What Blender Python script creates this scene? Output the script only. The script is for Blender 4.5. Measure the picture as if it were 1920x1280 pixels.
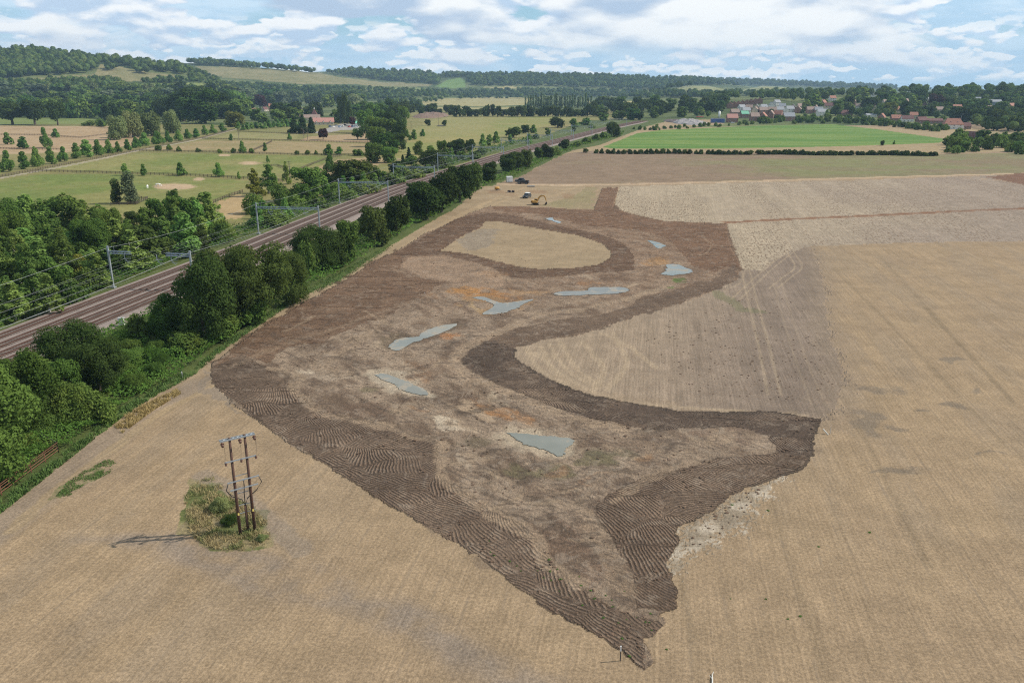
import bpy, math, random
import numpy as np
for o in list(bpy.data.objects): bpy.data.objects.remove(o)
S = bpy.context.scene; COL = S.collection
R = math.radians
# ------------------------------------------------------------ camera, sky, sun, exposure
F, TH, CH = 1500.0, R(17.6), 42.0          # focal length in photo pixels, pitch, flying height
cam = bpy.data.cameras.new('camera'); camo = bpy.data.objects.new('camera', cam); COL.objects.link(camo)
cam.sensor_width = 36; cam.lens = 36*F/1920; cam.clip_start = .5; cam.clip_end = 40000
camo.location = (0, 0, CH); camo.rotation_euler = (R(90)-TH, 0, 0); S.camera = camo
SUN_EL, SUN_AZ = R(42), R(7)               # azimuth measured from +X towards +Y
sun = bpy.data.lights.new('sun', 'SUN'); sun.energy = 4.6; sun.angle = R(.6); sun.color = (1, .93, .82)
suno = bpy.data.objects.new('sun', sun); COL.objects.link(suno)
suno.rotation_euler = (R(90)-SUN_EL, 0, SUN_AZ+R(90))
S.view_settings.view_transform = 'Standard'; S.view_settings.look = 'None'
S.view_settings.exposure = 0.15; S.view_settings.gamma = 1
S.cycles.use_denoising = False; S.cycles.filter_width = 1.15; S.cycles.max_bounces = 5; S.cycles.diffuse_bounces = 2
S.cycles.transmission_bounces = 2; S.cycles.volume_bounces = 0; S.cycles.caustics_reflective = False

class NT:                                   # small node-tree helper
    def __init__(s, t): s.t = t; s.n = t.nodes; s.l = t.links
    def new(s, typ, **kw):
        n = s.n.new(typ)
        for k, v in kw.items(): setattr(n, k, v)
        return n
    def put(s, sock, v):
        if isinstance(v, bpy.types.NodeSocket): s.l.new(v, sock)
        else: sock.default_value = v
    def m(s, op, a, b=0., c=None, clamp=False):
        n = s.new('ShaderNodeMath', operation=op, use_clamp=clamp); s.put(n.inputs[0], a); s.put(n.inputs[1], b)
        if c is not None: s.put(n.inputs[2], c)
        return n.outputs[0]
    def vm(s, op, a, b=(0, 0, 0)):
        n = s.new('ShaderNodeVectorMath', operation=op); s.put(n.inputs[0], a); s.put(n.inputs[1], b); return n.outputs[0]
    def mix(s, f, a, b, bt='MIX'):
        n = s.new('ShaderNodeMix', data_type='RGBA', blend_type=bt); s.put(n.inputs[0], f); s.put(n.inputs[6], a); s.put(n.inputs[7], b); return n.outputs[2]
    def noise(s, vec, scale, det=4., rough=.5, lac=2., dist=0.):
        n = s.new('ShaderNodeTexNoise'); s.put(n.inputs['Vector'], vec); n.inputs['Scale'].default_value = scale
        n.inputs['Detail'].default_value = det; n.inputs['Roughness'].default_value = rough; n.inputs['Distortion'].default_value = dist
        n.inputs['Lacunarity'].default_value = lac; return n.outputs[0]
    def noise2(s, *a):
        o = s.noise(*a); o.node.noise_dimensions = '2D'; return o
    def ss(s, x, a, b):
        n = s.new('ShaderNodeMapRange', interpolation_type='SMOOTHSTEP'); s.put(n.inputs[0], x); s.put(n.inputs[1], a); s.put(n.inputs[2], b); return n.outputs[0]
    def sep(s, v): n = s.new('ShaderNodeSeparateXYZ'); s.put(n.inputs[0], v); return n.outputs
    def comb(s, x, y, z): n = s.new('ShaderNodeCombineXYZ'); [s.put(n.inputs[i], q) for i, q in enumerate((x, y, z))]; return n.outputs[0]
    def attr(s, name): n = s.new('ShaderNodeAttribute', attribute_name=name); return n

W = bpy.data.worlds.new('World'); S.world = W; W.use_nodes = True; W.node_tree.nodes.clear()
w = NT(W.node_tree)
sky = w.new('ShaderNodeTexSky', sky_type='NISHITA', sun_disc=False, sun_elevation=SUN_EL, sun_rotation=R(90)-SUN_AZ)
sky.air_density = 1.0; sky.dust_density = .6; sky.ozone_density = 1.4; sky.altitude = 60
d = w.new('ShaderNodeTexCoord').outputs['Generated']; dn = w.vm('NORMALIZE', d)
x, y, z = w.sep(dn)
az = w.m('ARCTAN2', x, y)
def vor(v, sc):
    n = w.new('ShaderNodeTexVoronoi', feature='F1', voronoi_dimensions='2D'); w.put(n.inputs['Vector'], v); n.inputs['Scale'].default_value = sc; return n.outputs['Distance']
def deck(sa, sv, seed, dz, det=4.):         # one deck of cumulus seen from the side
    v = w.comb(w.m('ADD', w.m('MULTIPLY', az, sa), seed), w.m('MULTIPLY', w.m('ADD', z, dz), sv), seed*.37)
    v = w.vm('ADD', v, w.vm('MULTIPLY', w.comb(w.noise2(v, 2.4, 3.), w.noise2(w.vm('ADD', v, (9., 4., 2.)), 2.4, 3.), 0.), (.35, .28, 0.)))
    a_ = w.m('ADD', w.m('MULTIPLY', w.noise2(w.vm('MULTIPLY', v, (.5, .62, 1.)), 1., 2., .5), .9), w.m('MULTIPLY', w.noise2(v, 4.2, det, .6), .10))
    return w.m('SUBTRACT', w.m('ADD', a_, .17), w.m('ADD', w.m('MULTIPLY', vor(v, 1.15), .22), w.m('MULTIPLY', vor(v, 2.9), .12)))
def shade(sa, sv, seed, dz, lo, hi, under, top, k):
    a, b = deck(sa, sv, seed, 0.), deck(sa, sv, seed, dz)
    cov = w.ss(a, lo, hi); li = w.m('ADD', w.m('MULTIPLY', w.m('SUBTRACT', a, b), k), .42, clamp=True)
    return cov, w.mix(w.ss(li, .12, .82), under, top)
sky_b = w.mix(.6, sky.outputs[0], (4.2, 7.9, 10.2, 1))
soft = w.noise2(w.comb(w.m('MULTIPLY', az, 9.), w.m('MULTIPLY', z, 52.), 3.3), 1., 5., .6)
veil = w.mix(w.m('MULTIPLY', w.ss(soft, .40, .62), w.ss(z, .004, .03)), (5.7, 8.1, 10.2, 1), (7.4, 9.4, 11.0, 1))
gap = w.ss(w.noise2(w.comb(w.m('MULTIPLY', az, 4.), w.m('MULTIPLY', z, 18.), 41.), 1., 4.), .42, .56)
base = w.mix(w.m('MAXIMUM', gap, w.ss(z, .075, .03)), sky_b, veil)
cL, kL = shade(4.4, 13., 9.1, .016, .455, .52, (5.4, 6.8, 8.7, 1), (11.6, 11.7, 11.6, 1), 4.2)
cS, kS = shade(24., 62., 23.1, .0045, .515, .555, (7.2, 9.0, 10.8, 1), (11.8, 12., 12., 1), 5.)
cM, kM = shade(11., 30., 61.7, .008, .505, .55, (6.2, 7.8, 9.8, 1), (11.7, 11.8, 11.8, 1), 4.6)
fin = w.mix(w.m('MULTIPLY', cS, w.m('MULTIPLY', w.ss(z, .004, .012), w.ss(z, .085, .05))), base, kS)
fin = w.mix(w.m('MULTIPLY', cM, w.m('MULTIPLY', w.ss(z, .016, .03), w.ss(z, .12, .09))), fin, kM)
fin = w.mix(w.m('MULTIPLY', cL, w.ss(z, .03, .055)), fin, kL)
gl = w.m('ADD', .82, w.m('MULTIPLY', w.ss(z, .3, .08), .36)); fin = w.mix(1., fin, w.comb(gl, gl, gl), 'MULTIPLY')
bg = w.new('ShaderNodeBackground'); w.put(bg.inputs[0], fin); bg.inputs[1].default_value = .072
w.l.new(bg.outputs[0], w.new('ShaderNodeOutputWorld').inputs[0])

# ------------------------------------------------------------ helpers: objects
def tag(o, label=None, cat=None, group=None, kind=None):
    if label: o['label'] = label
    if cat: o['category'] = cat
    if group: o['group'] = group
    if kind: o['kind'] = kind
    return o
def link(o, parent=None):
    COL.objects.link(o)
    if parent is not None: o.parent = parent
    return o
def empty(name, loc, rz=0, scale=(1, 1, 1)):
    o = bpy.data.objects.new(name, None); o.location = loc; o.rotation_euler = (0, 0, rz); o.scale = scale
    o.empty_display_size = .2; return link(o)
def npmesh(name, V, Q, mats, smooth=False, attrs=None, mi=None):     # V (n,3), Q (m,3 or 4)
    me = bpy.data.meshes.new(name); V = np.asarray(V, np.float32); Q = np.asarray(Q, np.int32); k = Q.shape[1]
    me.vertices.add(len(V)); me.vertices.foreach_set('co', V.ravel())
    me.loops.add(Q.size); me.loops.foreach_set('vertex_index', Q.ravel())
    me.polygons.add(len(Q)); me.polygons.foreach_set('loop_start', np.arange(0, Q.size, k, dtype=np.int32))
    me.polygons.foreach_set('loop_total', np.full(len(Q), k, np.int32))
    me.polygons.foreach_set('use_smooth', np.full(len(Q), smooth, bool))
    if mi is not None: me.polygons.foreach_set('material_index', np.asarray(mi, np.int32))
    for m in (mats if isinstance(mats, (list, tuple)) else [mats]): me.materials.append(m)
    for k2, a in (attrs or {}).items():
        if a.ndim == 2:
            t = me.attributes.new(k2, 'FLOAT_COLOR', 'POINT'); c = np.ones((len(V), 4), np.float32); c[:, :3] = a; t.data.foreach_set('color', c.ravel())
        else:
            t = me.attributes.new(k2, 'FLOAT', 'POINT'); t.data.foreach_set('value', a.astype(np.float32))
    me.update(calc_edges=True); return me
class MB:                                   # collects shapes into one mesh
    def __init__(s): s.v = []; s.f = []
    def add(s, vs, fs):
        b = len(s.v); s.v += [tuple(q) for q in vs]; s.f += [tuple(b+i for i in q) for q in fs]; return s
    def box(s, c, d, rz=0, taper=1., ty=None):
        ty = taper if ty is None else ty; ca, sa = math.cos(rz), math.sin(rz); vs = []
        for k, tx_, ty_ in ((-.5, 1, 1), (.5, taper, ty)):
            for i, j in ((-.5, -.5), (.5, -.5), (.5, .5), (-.5, .5)):
                a, b = i*d[0]*tx_, j*d[1]*ty_; vs.append((c[0]+a*ca-b*sa, c[1]+a*sa+b*ca, c[2]+k*d[2]))
        return s.add(vs, [(3, 2, 1, 0), (4, 5, 6, 7), (0, 1, 5, 4), (1, 2, 6, 5), (2, 3, 7, 6), (3, 0, 4, 7)])
    def tube(s, pts, r, n=8, cap=True):
        pts = [np.array(p, float) for p in pts]; rs = r if isinstance(r, (list, tuple)) else [r]*len(pts); vs = []; fs = []
        for i, p in enumerate(pts):
            t = pts[min(i+1, len(pts)-1)]-pts[max(i-1, 0)]; t = t/(np.linalg.norm(t)+1e-9)
            a = np.cross(t, (0, 0, 1) if abs(t[2]) < .9 else (1, 0, 0)); a /= np.linalg.norm(a); b = np.cross(t, a)
            vs += [p+rs[i]*(math.cos(2*math.pi*k/n)*a+math.sin(2*math.pi*k/n)*b) for k in range(n)]
        for i in range(len(pts)-1):
            for k in range(n): fs.append((i*n+k, i*n+(k+1) % n, (i+1)*n+(k+1) % n, (i+1)*n+k))
        if cap: fs += [tuple(range(n))[::-1], tuple((len(pts)-1)*n+k for k in range(n))]
        return s.add(vs, fs)
    def prism(s, prof, y0, y1):             # profile in xz extruded along y
        n = len(prof); vs = [(p[0], y0, p[1]) for p in prof]+[(p[0], y1, p[1]) for p in prof]
        fs = [tuple(range(n)), tuple(range(2*n-1, n-1, -1))]+[(i, i+n, (i+1) % n+n, (i+1) % n) for i in range(n)]
        return s.add(vs, fs)
    def mesh(s, name, mat, smooth=False):
        me = bpy.data.meshes.new(name); me.from_pydata(s.v, [], s.f)
        me.materials.append(mat)
        if smooth: me.polygons.foreach_set('use_smooth', np.ones(len(me.polygons), bool))
        me.update(); return me
    def build(s, name, mat, parent=None, smooth=False, bevel=0):
        o = link(bpy.data.objects.new(name, s.mesh(name, mat, smooth)), parent)
        if bevel:
            b = o.modifiers.new('edge', 'BEVEL'); b.width = bevel; b.segments = 2
        return o
def mat(name, col, rough=.7, metal=0., var=.15, scale=3., bump=0.):
    m = bpy.data.materials.new(name); m.use_nodes = True; t = NT(m.node_tree); b = m.node_tree.nodes['Principled BSDF']
    pos = t.new('ShaderNodeNewGeometry').outputs['Position']
    n = t.noise(pos, scale, 5.)
    c = t.mix(n, tuple(q*(1-var) for q in col)+(1,), tuple(q*(1+var) for q in col)+(1,))
    t.put(b.inputs['Base Color'], c); b.inputs['Roughness'].default_value = rough; b.inputs['Metallic'].default_value = metal
    if bump:
        bn = t.new('ShaderNodeBump'); bn.inputs['Distance'].default_value = bump; t.put(bn.inputs['Height'], n); t.put(b.inputs['Normal'], bn.outputs[0])
    return m

# ------------------------------------------------------------ helpers: places (photo pixel <-> ground), noise, polygons
CT, ST, TT = math.cos(TH), math.sin(TH), math.tan(TH)
def ray(u, v):
    u = np.asarray(u, float); v = np.asarray(v, float)
    return u-960+0*v, F*CT+(640-v)*ST+0*u, -F*ST+(640-v)*CT+0*u
def P(u, v, z0=0.):
    a, b, c = ray(u, v); t = (z0-CH)/c; return np.stack([t*a, t*b], -1)
def proj(X, Y, Z=0.):
    dep = Y*CT+(CH-Z)*ST; return 960+F*X/dep, 640-F*(Y*ST-(CH-Z)*CT)/dep
def depth(X, Y, Z=0.): return Y*CT+(CH-Z)*ST
def vn(x, y, seed=0):
    x = np.asarray(x, float); y = np.asarray(y, float); xi = np.floor(x).astype(np.int64); yi = np.floor(y).astype(np.int64); fx = x-xi; fy = y-yi
    def hsh(a, b):
        h = (a*374761393+b*668265263+seed*974634777) & 0xffffffff; h = ((h ^ (h >> 13))*1274126177) & 0xffffffff; return ((h ^ (h >> 16)) & 0xffff)/65535.
    sx = fx*fx*(3-2*fx); sy = fy*fy*(3-2*fy)
    return (hsh(xi, yi)*(1-sx)+hsh(xi+1, yi)*sx)*(1-sy)+(hsh(xi, yi+1)*(1-sx)+hsh(xi+1, yi+1)*sx)*sy
def fbm(x, y, seed=0, o=4):
    s = 0; a = .5
    for i in range(o): s = s+a*vn(x*2**i, y*2**i, seed+i*7); a *= .5
    return s/(1-.5**o)
def pip(u, v, poly):
    r = np.zeros(u.shape, bool); p = np.asarray(poly, float); lo = p.min(0)-1; hi = p.max(0)+1
    k = np.nonzero((u > lo[0]) & (u < hi[0]) & (v > lo[1]) & (v < hi[1]))[0]
    if not len(k): return r
    a, b = u[k], v[k]; q = np.zeros(len(k), bool); n = len(p)
    for i in range(n):
        x1, y1 = p[i]; x2, y2 = p[(i+1) % n]
        if y1 != y2: q ^= ((y1 > b) != (y2 > b)) & (a < (x2-x1)*(b-y1)/(y2-y1)+x1)
    r[k] = q; return r
def sst(x, a, b): t = np.clip((x-a)/(b-a), 0, 1); return t*t*(3-2*t)
# hills: skyline in photo pixels, distance of the crest, distance of the foot
HILLS = [
 (2500., 1450., [(-500, 92), (0, 95), (70, 92), (110, 100), (200, 108), (300, 118), (350, 124), (400, 146), (450, 172), (480, 200)]),
 (3400., 2300., [(250, 125), (330, 119), (400, 119), (480, 126), (560, 133), (640, 144), (720, 156), (800, 166), (860, 178)]),
 (4300., 3000., [(500, 142), (600, 135), (660, 133), (740, 135), (830, 139), (1000, 139), (1100, 141), (1200, 145), (1300, 152), (1400, 162), (1450, 172)]),
 (6200., 4700., [(1100, 150), (1250, 149), (1330, 151), (1420, 152), (1500, 156), (1600, 160), (1680, 164), (1750, 168)]),
 (2700., 2150., [(1215, 176), (1250, 168), (1300, 162), (1350, 165), (1390, 171), (1430, 163), (1480, 165), (1530, 172), (1560, 180)]),
 (1750., 1000., [(1180, 190), (1300, 186), (1450, 180), (1600, 176), (1750, 172), (1900, 170), (2500, 168)]),
]
def zt(X, Y):
    X = np.asarray(X, float); Y = np.asarray(Y, float); u = 960+F*X/(CT*(Y+CH*TT)); z = np.zeros(np.broadcast(X, Y).shape)
    for yr, yf, pr in HILLS:
        us = [q[0] for q in pr]; vt = np.interp(u, us, [q[1] for q in pr])
        top = CH-yr*np.tan(TH-np.arctan((640-vt)/F))
        edge = sst(u, us[0]-60, us[0]) if us[0] > 0 else 1
        edge = edge*(1-sst(u, us[-1], us[-1]+60))
        s = np.clip((Y-yf)/(yr-yf), 0, 1); s = s*s*(3-2*s)
        z = np.maximum(z, np.maximum(top, 0)*edge*s*(1-.5*sst(Y, yr*1.03, yr*1.5)))
    return z
YS = np.concatenate([np.arange(850, 1000, 10.), np.geomspace(1000, 9000, 420)])
def hit(u, v):                              # first ground point seen at a pixel, hills included
    u = np.atleast_1d(np.asarray(u, float)); v = np.atleast_1d(np.asarray(v, float)); X = np.zeros(len(u)); Y = np.full(len(u), -1.)
    k = v > 228.5; p = P(u, np.maximum(v, 170)); X[k] = p[k, 0]; Y[k] = p[k, 1]; far = np.nonzero(~k)[0]
    for c in range(0, len(far), 400):
        f = far[c:c+400]; a, b, dz = ray(u[f], v[f]); t = YS[None, :]/b[:, None]; x = a[:, None]*t; zz = CH+dz[:, None]*t
        below = zz <= zt(x, np.broadcast_to(YS, x.shape)); i = below.argmax(1); ok = below.any(1); j = np.arange(len(f)); X[f] = np.where(ok, x[j, i], 0); Y[f] = np.where(ok, YS[i], -1)
    return X, Y, zt(X, np.maximum(Y, 1)), Y > 0
def dline(X, Y, pts):                       # distance to a world polyline
    d = np.full(X.shape, 1e9)
    for (ax, ay), (bx, by) in zip(pts[:-1], pts[1:]):
        L = (bx-ax)**2+(by-ay)**2+1e-9; t = np.clip(((X-ax)*(bx-ax)+(Y-ay)*(by-ay))/L, 0, 1)
        d = np.minimum(d, np.hypot(X-ax-t*(bx-ax), Y-ay-t*(by-ay)))
    return d
def smoothline(pts, n=8):
    p = np.asarray(pts, float); p = np.vstack([2*p[0]-p[1], p, 2*p[-1]-p[-2]]); out = []
    for i in range(1, len(p)-2):
        for t in np.linspace(0, 1, n, endpoint=False):
            a, b, c, e = p[i-1], p[i], p[i+1], p[i+2]
            out.append(.5*((2*b)+(c-a)*t+(2*a-5*b+4*c-e)*t*t+(3*b-a-3*c+e)*t**3))
    return np.array(out+[p[-2]])

# ------------------------------------------------------------ outlines on the ground (photo pixels)
EDGE = [(-200, 1090), (-60, 1005), (0, 963), (83, 897), (150, 843), (217, 790), (277, 750), (366, 700), (400, 668), (440, 641), (507, 596), (567, 557), (637, 526), (736, 460), (800, 422), (857, 390), (900, 362), (927, 347), (960, 335), (975, 332), (1000, 317), (1062, 287), (1075, 282), (1125, 272), (1162, 257), (1190, 247), (1205, 240)]
FIELD = EDGE+[(1900, 232), (1960, 1500), (-300, 1500)]
SOIL = [(395, 690), (402, 720), (440, 760), (500, 800), (560, 843), (600, 863), (690, 923), (766, 968), (884, 1033), (962, 1092), (1032, 1144), (1070, 1162), (1138, 1201), (1167, 1222), (1206, 1256), (1227, 1240), (1208, 1201), (1232, 1186), (1246, 1173), (1240, 1150), (1267, 1136), (1266, 1105), (1255, 1079), (1250, 1058), (1263, 1032), (1268, 1014), (1263, 990), (1337, 953), (1367, 926), (1412, 905), (1455, 890), (1503, 875), (1518, 851), (1521, 823), (1533, 787), (1503, 780), (1443, 777), (1346, 778), (1273, 773), (1198, 762), (1107, 744), (1031, 717), (1001, 699), (962, 671), (962, 653), (986, 641), (1083, 629), (1122, 617), (1198, 590), (1258, 575), (1303, 560), (1349, 539), (1379, 526), (1391, 505), (1382, 487), (1370, 466), (1364, 440), (1362, 419), (1300, 418), (1240, 414), (1200, 408), (1165, 395), (1148, 392), (1150, 378), (1161, 352), (1130, 352), (1120, 378), (1113, 394), (1080, 393), (1040, 390), (1000, 388), (920, 386), (880, 400), (850, 416), (800, 436), (770, 455), (745, 470), (700, 492), (640, 530), (600, 552), (570, 566), (530, 592), (500, 607), (480, 620), (440, 650), (400, 680)]
ISLAND = [(837, 462), (862, 445), (900, 427), (910, 415), (940, 415), (987, 425), (1050, 435), (1087, 442), (1132, 457), (1147, 475), (1140, 487), (1120, 497), (1075, 502), (1012, 505), (975, 500), (920, 487), (875, 475), (827, 470)]
THUMB = [(1533, 787), (1563, 768), (1580, 720), (1574, 680), (1556, 640), (1546, 590), (1545, 540), (1536, 500), (1517, 462), (1470, 480), (1430, 508), (1391, 505), (1379, 526), (1349, 539), (1303, 560), (1258, 575), (1198, 590), (1122, 617), (1083, 629), (986, 641), (962, 653), (962, 671), (1001, 699), (1031, 717), (1107, 744), (1198, 762), (1273, 773), (1346, 778), (1443, 777), (1503, 780)]
B1 = [(395, 690), (455, 664), (500, 690), (555, 702), (552, 732), (573, 747), (591, 768), (637, 780), (712, 795), (773, 813), (820, 826), (817, 875), (835, 902), (872, 923), (917, 956), (968, 977), (1005, 1008), (1023, 1032), (1035, 1059), (1080, 1095), (1110, 1122), (1180, 1150), (1230, 1165), (1246, 1173), (1208, 1201), (1206, 1256), (1138, 1201), (1032, 1144), (962, 1092), (884, 1033), (766, 968), (690, 923), (600, 863), (500, 800), (402, 720)]
B2 = [(1116, 947), (1140, 929), (1207, 893), (1267, 881), (1328, 863), (1412, 854), (1464, 848), (1525, 850), (1510, 880), (1455, 895), (1412, 910), (1367, 930), (1337, 957), (1266, 990), (1272, 1014), (1250, 1058), (1268, 1105), (1267, 1140), (1232, 1145), (1195, 1140), (1183, 1110), (1190, 1080), (1165, 1040), (1150, 1010), (1135, 990), (1120, 970)]
B3 = [(859, 671), (880, 699), (953, 726), (1031, 759), (1092, 780), (1167, 798), (1243, 807), (1291, 802), (1382, 800), (1440, 817), (1464, 850), (1525, 853), (1528, 823), (1540, 787), (1443, 770), (1346, 772), (1273, 770), (1198, 758), (1107, 740), (1031, 712), (1001, 694), (966, 671), (966, 653), (930, 640), (900, 640), (870, 655)]
B3U = [(870, 655), (900, 637), (960, 615), (1050, 597), (1130, 588), (1200, 560), (1260, 545), (1330, 525), (1375, 490), (1391, 505), (1379, 526), (1303, 560), (1198, 590), (1122, 617), (1000, 640), (962, 653)]
B4 = [(400, 680), (480, 615), (530, 588), (600, 550), (700, 490), (745, 466), (760, 490), (745, 510), (790, 520), (830, 530), (780, 560), (720, 590), (680, 610), (600, 640), (540, 655), (500, 680), (455, 668), (420, 690)]
RING = [(735, 478), (800, 440), (860, 408), (910, 398), (960, 403), (1050, 425), (1120, 437), (1168, 455), (1189, 480), (1189, 507), (1150, 509), (1075, 515), (1000, 522), (950, 518), (930, 504), (880, 489), (830, 477), (775, 479)]
REDTOP = [(1113, 394), (1130, 352), (1161, 352), (1150, 380), (1165, 395), (1240, 414), (1362, 419), (1391, 505), (1375, 495), (1340, 510), (1300, 500), (1280, 475), (1250, 445), (1190, 430), (1110, 425), (1050, 410), (1000, 400), (930, 395), (920, 386), (1000, 388), (1060, 392)]
GREYPATCH = [(750, 497), (770, 482), (830, 480), (880, 490), (930, 505), (950, 522), (945, 535), (900, 548), (850, 528), (790, 517)]
PUDDLES = [
 ([(883, 557), (905, 556), (935, 566), (953, 567), (1001, 561), (980, 572), (950, 585), (911, 590), (905, 587), (923, 576), (917, 567)], 'blue grey puddle with a pointed arm beside the ochre clay'),
 ([(1036, 551), (1053, 546), (1098, 545), (1104, 539), (1137, 538), (1167, 538), (1178, 543), (1167, 549), (1122, 552), (1077, 554), (1047, 554)], 'long flat puddle between the straw island and the brown soil track'),
 ([(1238, 514), (1250, 505), (1249, 497), (1267, 495), (1300, 507), (1282, 514), (1258, 517)], 'pale wide puddle next to the two small grass tufts'),
 ([(1212, 450), (1225, 452), (1247, 459), (1242, 465), (1232, 465), (1222, 457)], 'small pale puddle just above the wide puddle by the grass tufts'),
 ([(1022, 409), (1035, 408), (1039, 412), (1052, 416), (1050, 419), (1037, 415), (1026, 412)], 'tiny sliver of a puddle in the brown soil below the excavator'),
 ([(727, 650), (745, 635), (782, 631), (791, 623), (818, 612), (858, 606), (851, 614), (809, 631), (773, 643), (745, 658)], 'long slanting puddle left of the small orange patch'),
 ([(700, 702), (722, 700), (745, 708), (770, 718), (798, 731), (803, 741), (779, 739), (751, 731), (727, 717)], 'grey puddle edged with pale clay on its left half'),
 ([(950, 811), (962, 810), (1005, 814), (1065, 819), (1074, 826), (1053, 854), (1032, 848), (1008, 840), (975, 829)], 'milky green grey puddle, nearest the camera, with pale muddy rim')]

# ------------------------------------------------------------ the ground: one fan-shaped sheet, split by field
us = np.concatenate([np.linspace(-1500, -80, 45), np.arange(-60, 1981, 2.), np.linspace(2000, 3400, 45)])
vs = np.concatenate([np.linspace(2300, 1360, 24), np.arange(1350, 289, -2.)])
Yn = P(np.full(len(vs), 960.), vs)[:, 1]
Yr = np.concatenate([Yn, np.geomspace(Yn[-1]*1.006, 1500, 180), np.geomspace(1512, 9000, 230)])
tt = (us-960)/F*CT
X = (tt[None, :]*(Yr[:, None]+CH*TT)).ravel(); Y = np.repeat(Yr, len(us)); NR, NC = len(Yr), len(us)
Z = zt(X, Y); U, V = proj(X, Y, Z); N = len(X)
DST = np.hypot(X, Y)
def warp(amp, sc, seed):
    k = np.minimum(1+DST/400, 3)*amp
    return proj(X+k*(fbm(X/sc, Y/sc, seed, 3)-.5)*2, Y+k*(fbm(X/sc, Y/sc, seed+50, 3)-.5)*2, Z)
Wf = warp(.35, .8, 3); Wm = warp(1.6, 3.0, 9); Wc = warp(6., 12., 21)
Wz = proj(X+3.5*(vn(X/.25, Y/.25, 91)-.5)+4*(fbm(X/3, Y/3, 5)-.5), Y+3.5*(vn(X/.25, Y/.25, 92)-.5)+4*(fbm(X/3, Y/3, 6)-.5), Z)
C = np.zeros((N, 3)); REG = np.full(N, 9); AT = {k: np.zeros(N) for k in ('phase', 'ramp', 'clod', 'lump', 'rowa', 'straw', 'mud')}
def C3(*c): return np.array(c)
n1 = fbm(X/40, Y/40, 1); n2 = fbm(X/9, Y/9, 2); n3 = fbm(X/2.2, Y/2.2, 3); n4 = fbm(X/140, Y/140, 4)
PHI = math.atan(.178); SROW = X*math.cos(PHI)-Y*math.sin(PHI); RROW = X*math.sin(PHI)+Y*math.cos(PHI)
rown = fbm(SROW/2.2, RROW/60, 11, 3)
def mixc(m, col, a=1.): 
    global C
    m = (m*a)[:, None]; C[:] = C*(1-m)+col*m
def area(poly, col, wp=Wf, reg=None, alpha=1., **at):
    m = pip(wp[0], wp[1], poly)
    if callable(col): C[m] = C[m]*(1-alpha)+col(m)*alpha
    else: C[m] = C[m]*(1-alpha)+np.asarray(col)*alpha
    if reg is not None: REG[m] = reg
    for k, v in at.items(): AT[k][m] = v
    return m
def lerp(a, b, t): t = t[:, None]; return np.asarray(a)*(1-t)+np.asarray(b)*t
# default countryside
C[:] = lerp((.075, .105, .034), (.16, .185, .068), sst(n4, .42, .68)); C *= (.8+.4*n2)[:, None]
# distant fields
def gfield(poly, c1, c2, reg=9, wp=Wf, **k): return area(poly, lambda m: lerp(c1, c2, sst(n1[m]*.6+n2[m]*.4, .3, .7))*(.85+.3*n3[m])[:, None], wp, reg, **k)
TAN1, TAN2 = (.33, .25, .135), (.40, .32, .19)
for poly in ([(55, 147), (178, 139), (188, 121), (225, 125), (262, 134), (335, 141), (332, 150), (200, 154), (60, 153)], [(365, 124), (440, 126), (520, 131), (590, 136), (640, 148), (690, 158), (560, 158), (480, 150), (420, 146), (390, 138)], [(590, 134), (640, 146), (720, 154), (815, 158), (800, 163), (700, 162), (640, 155)]):
    gfield(poly, (.21, .20, .085), (.30, .26, .13), wp=(U, V))
for poly in ([(232, 160), (300, 155), (405, 156), (415, 164), (330, 167), (250, 168)], [(455, 154), (520, 158), (600, 162), (570, 168), (480, 166)]):
    gfield(poly, (.16, .21, .06), (.22, .25, .08), wp=(U, V))
gfield([(815, 163), (840, 150), (862, 146), (873, 152), (872, 164), (850, 166)], (.15, .24, .06), (.19, .28, .08), wp=(U, V))
for poly in ([(1250, 170), (1290, 160), (1330, 162), (1360, 168), (1330, 174), (1270, 175)], [(1385, 171), (1430, 161), (1475, 164), (1490, 170), (1440, 174)]):
    gfield(poly, (.25, .27, .12), (.30, .30, .15), wp=(U, V))
for poly in ([(780, 192), (830, 185), (930, 182), (1000, 184), (985, 197), (900, 200), (800, 198)], [(790, 200), (905, 202), (1000, 200), (990, 206), (830, 207)], [(900, 163), (960, 162), (990, 165), (940, 168)], [(1100, 190), (1190, 190), (1180, 197), (1110, 198)]):
    gfield(poly, (.33, .29, .12), (.40, .35, .17))
gfield([(820, 205), (1000, 205), (1140, 206), (1130, 214), (1000, 213), (830, 216)], (.17, .21, .06), (.22, .25, .08))
gfield([(560, 166), (800, 165), (780, 172), (600, 172)], (.2, .24, .08), (.25, .28, .1))
# paddock country left of the line
LEFT = [(-900, 240), (0, 232), (200, 226), (440, 236), (560, 232), (700, 228), (800, 205), (1200, 205), (1205, 240), (1190, 247), (1062, 287), (960, 335), (800, 422), (507, 596), (0, 963), (-900, 1300)]
gfield(LEFT, (.19, .20, .075), (.25, .235, .10), reg=6)
gfield([(-900, 252), (0, 236), (210, 237), (262, 256), (255, 272), (160, 284), (0, 290), (-900, 330)], (.36, .27, .16), (.42, .33, .21), reg=6)
gfield([(-900, 225), (0, 221), (150, 221), (205, 226), (200, 232), (0, 234), (-900, 246)], (.15, .21, .06), (.20, .25, .08), reg=6)
gfield([(-200, 360), (0, 337), (80, 326), (300, 328), (470, 340), (455, 352), (410, 380), (330, 405), (200, 400), (60, 398), (-200, 440)], (.155, .21, .055), (.235, .24, .09), reg=6)
gfield([(90, 318), (265, 287), (480, 290), (625, 295), (600, 308), (540, 325), (480, 334), (300, 326), (200, 322)], (.17, .215, .06), (.255, .255, .10), reg=6)
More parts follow.
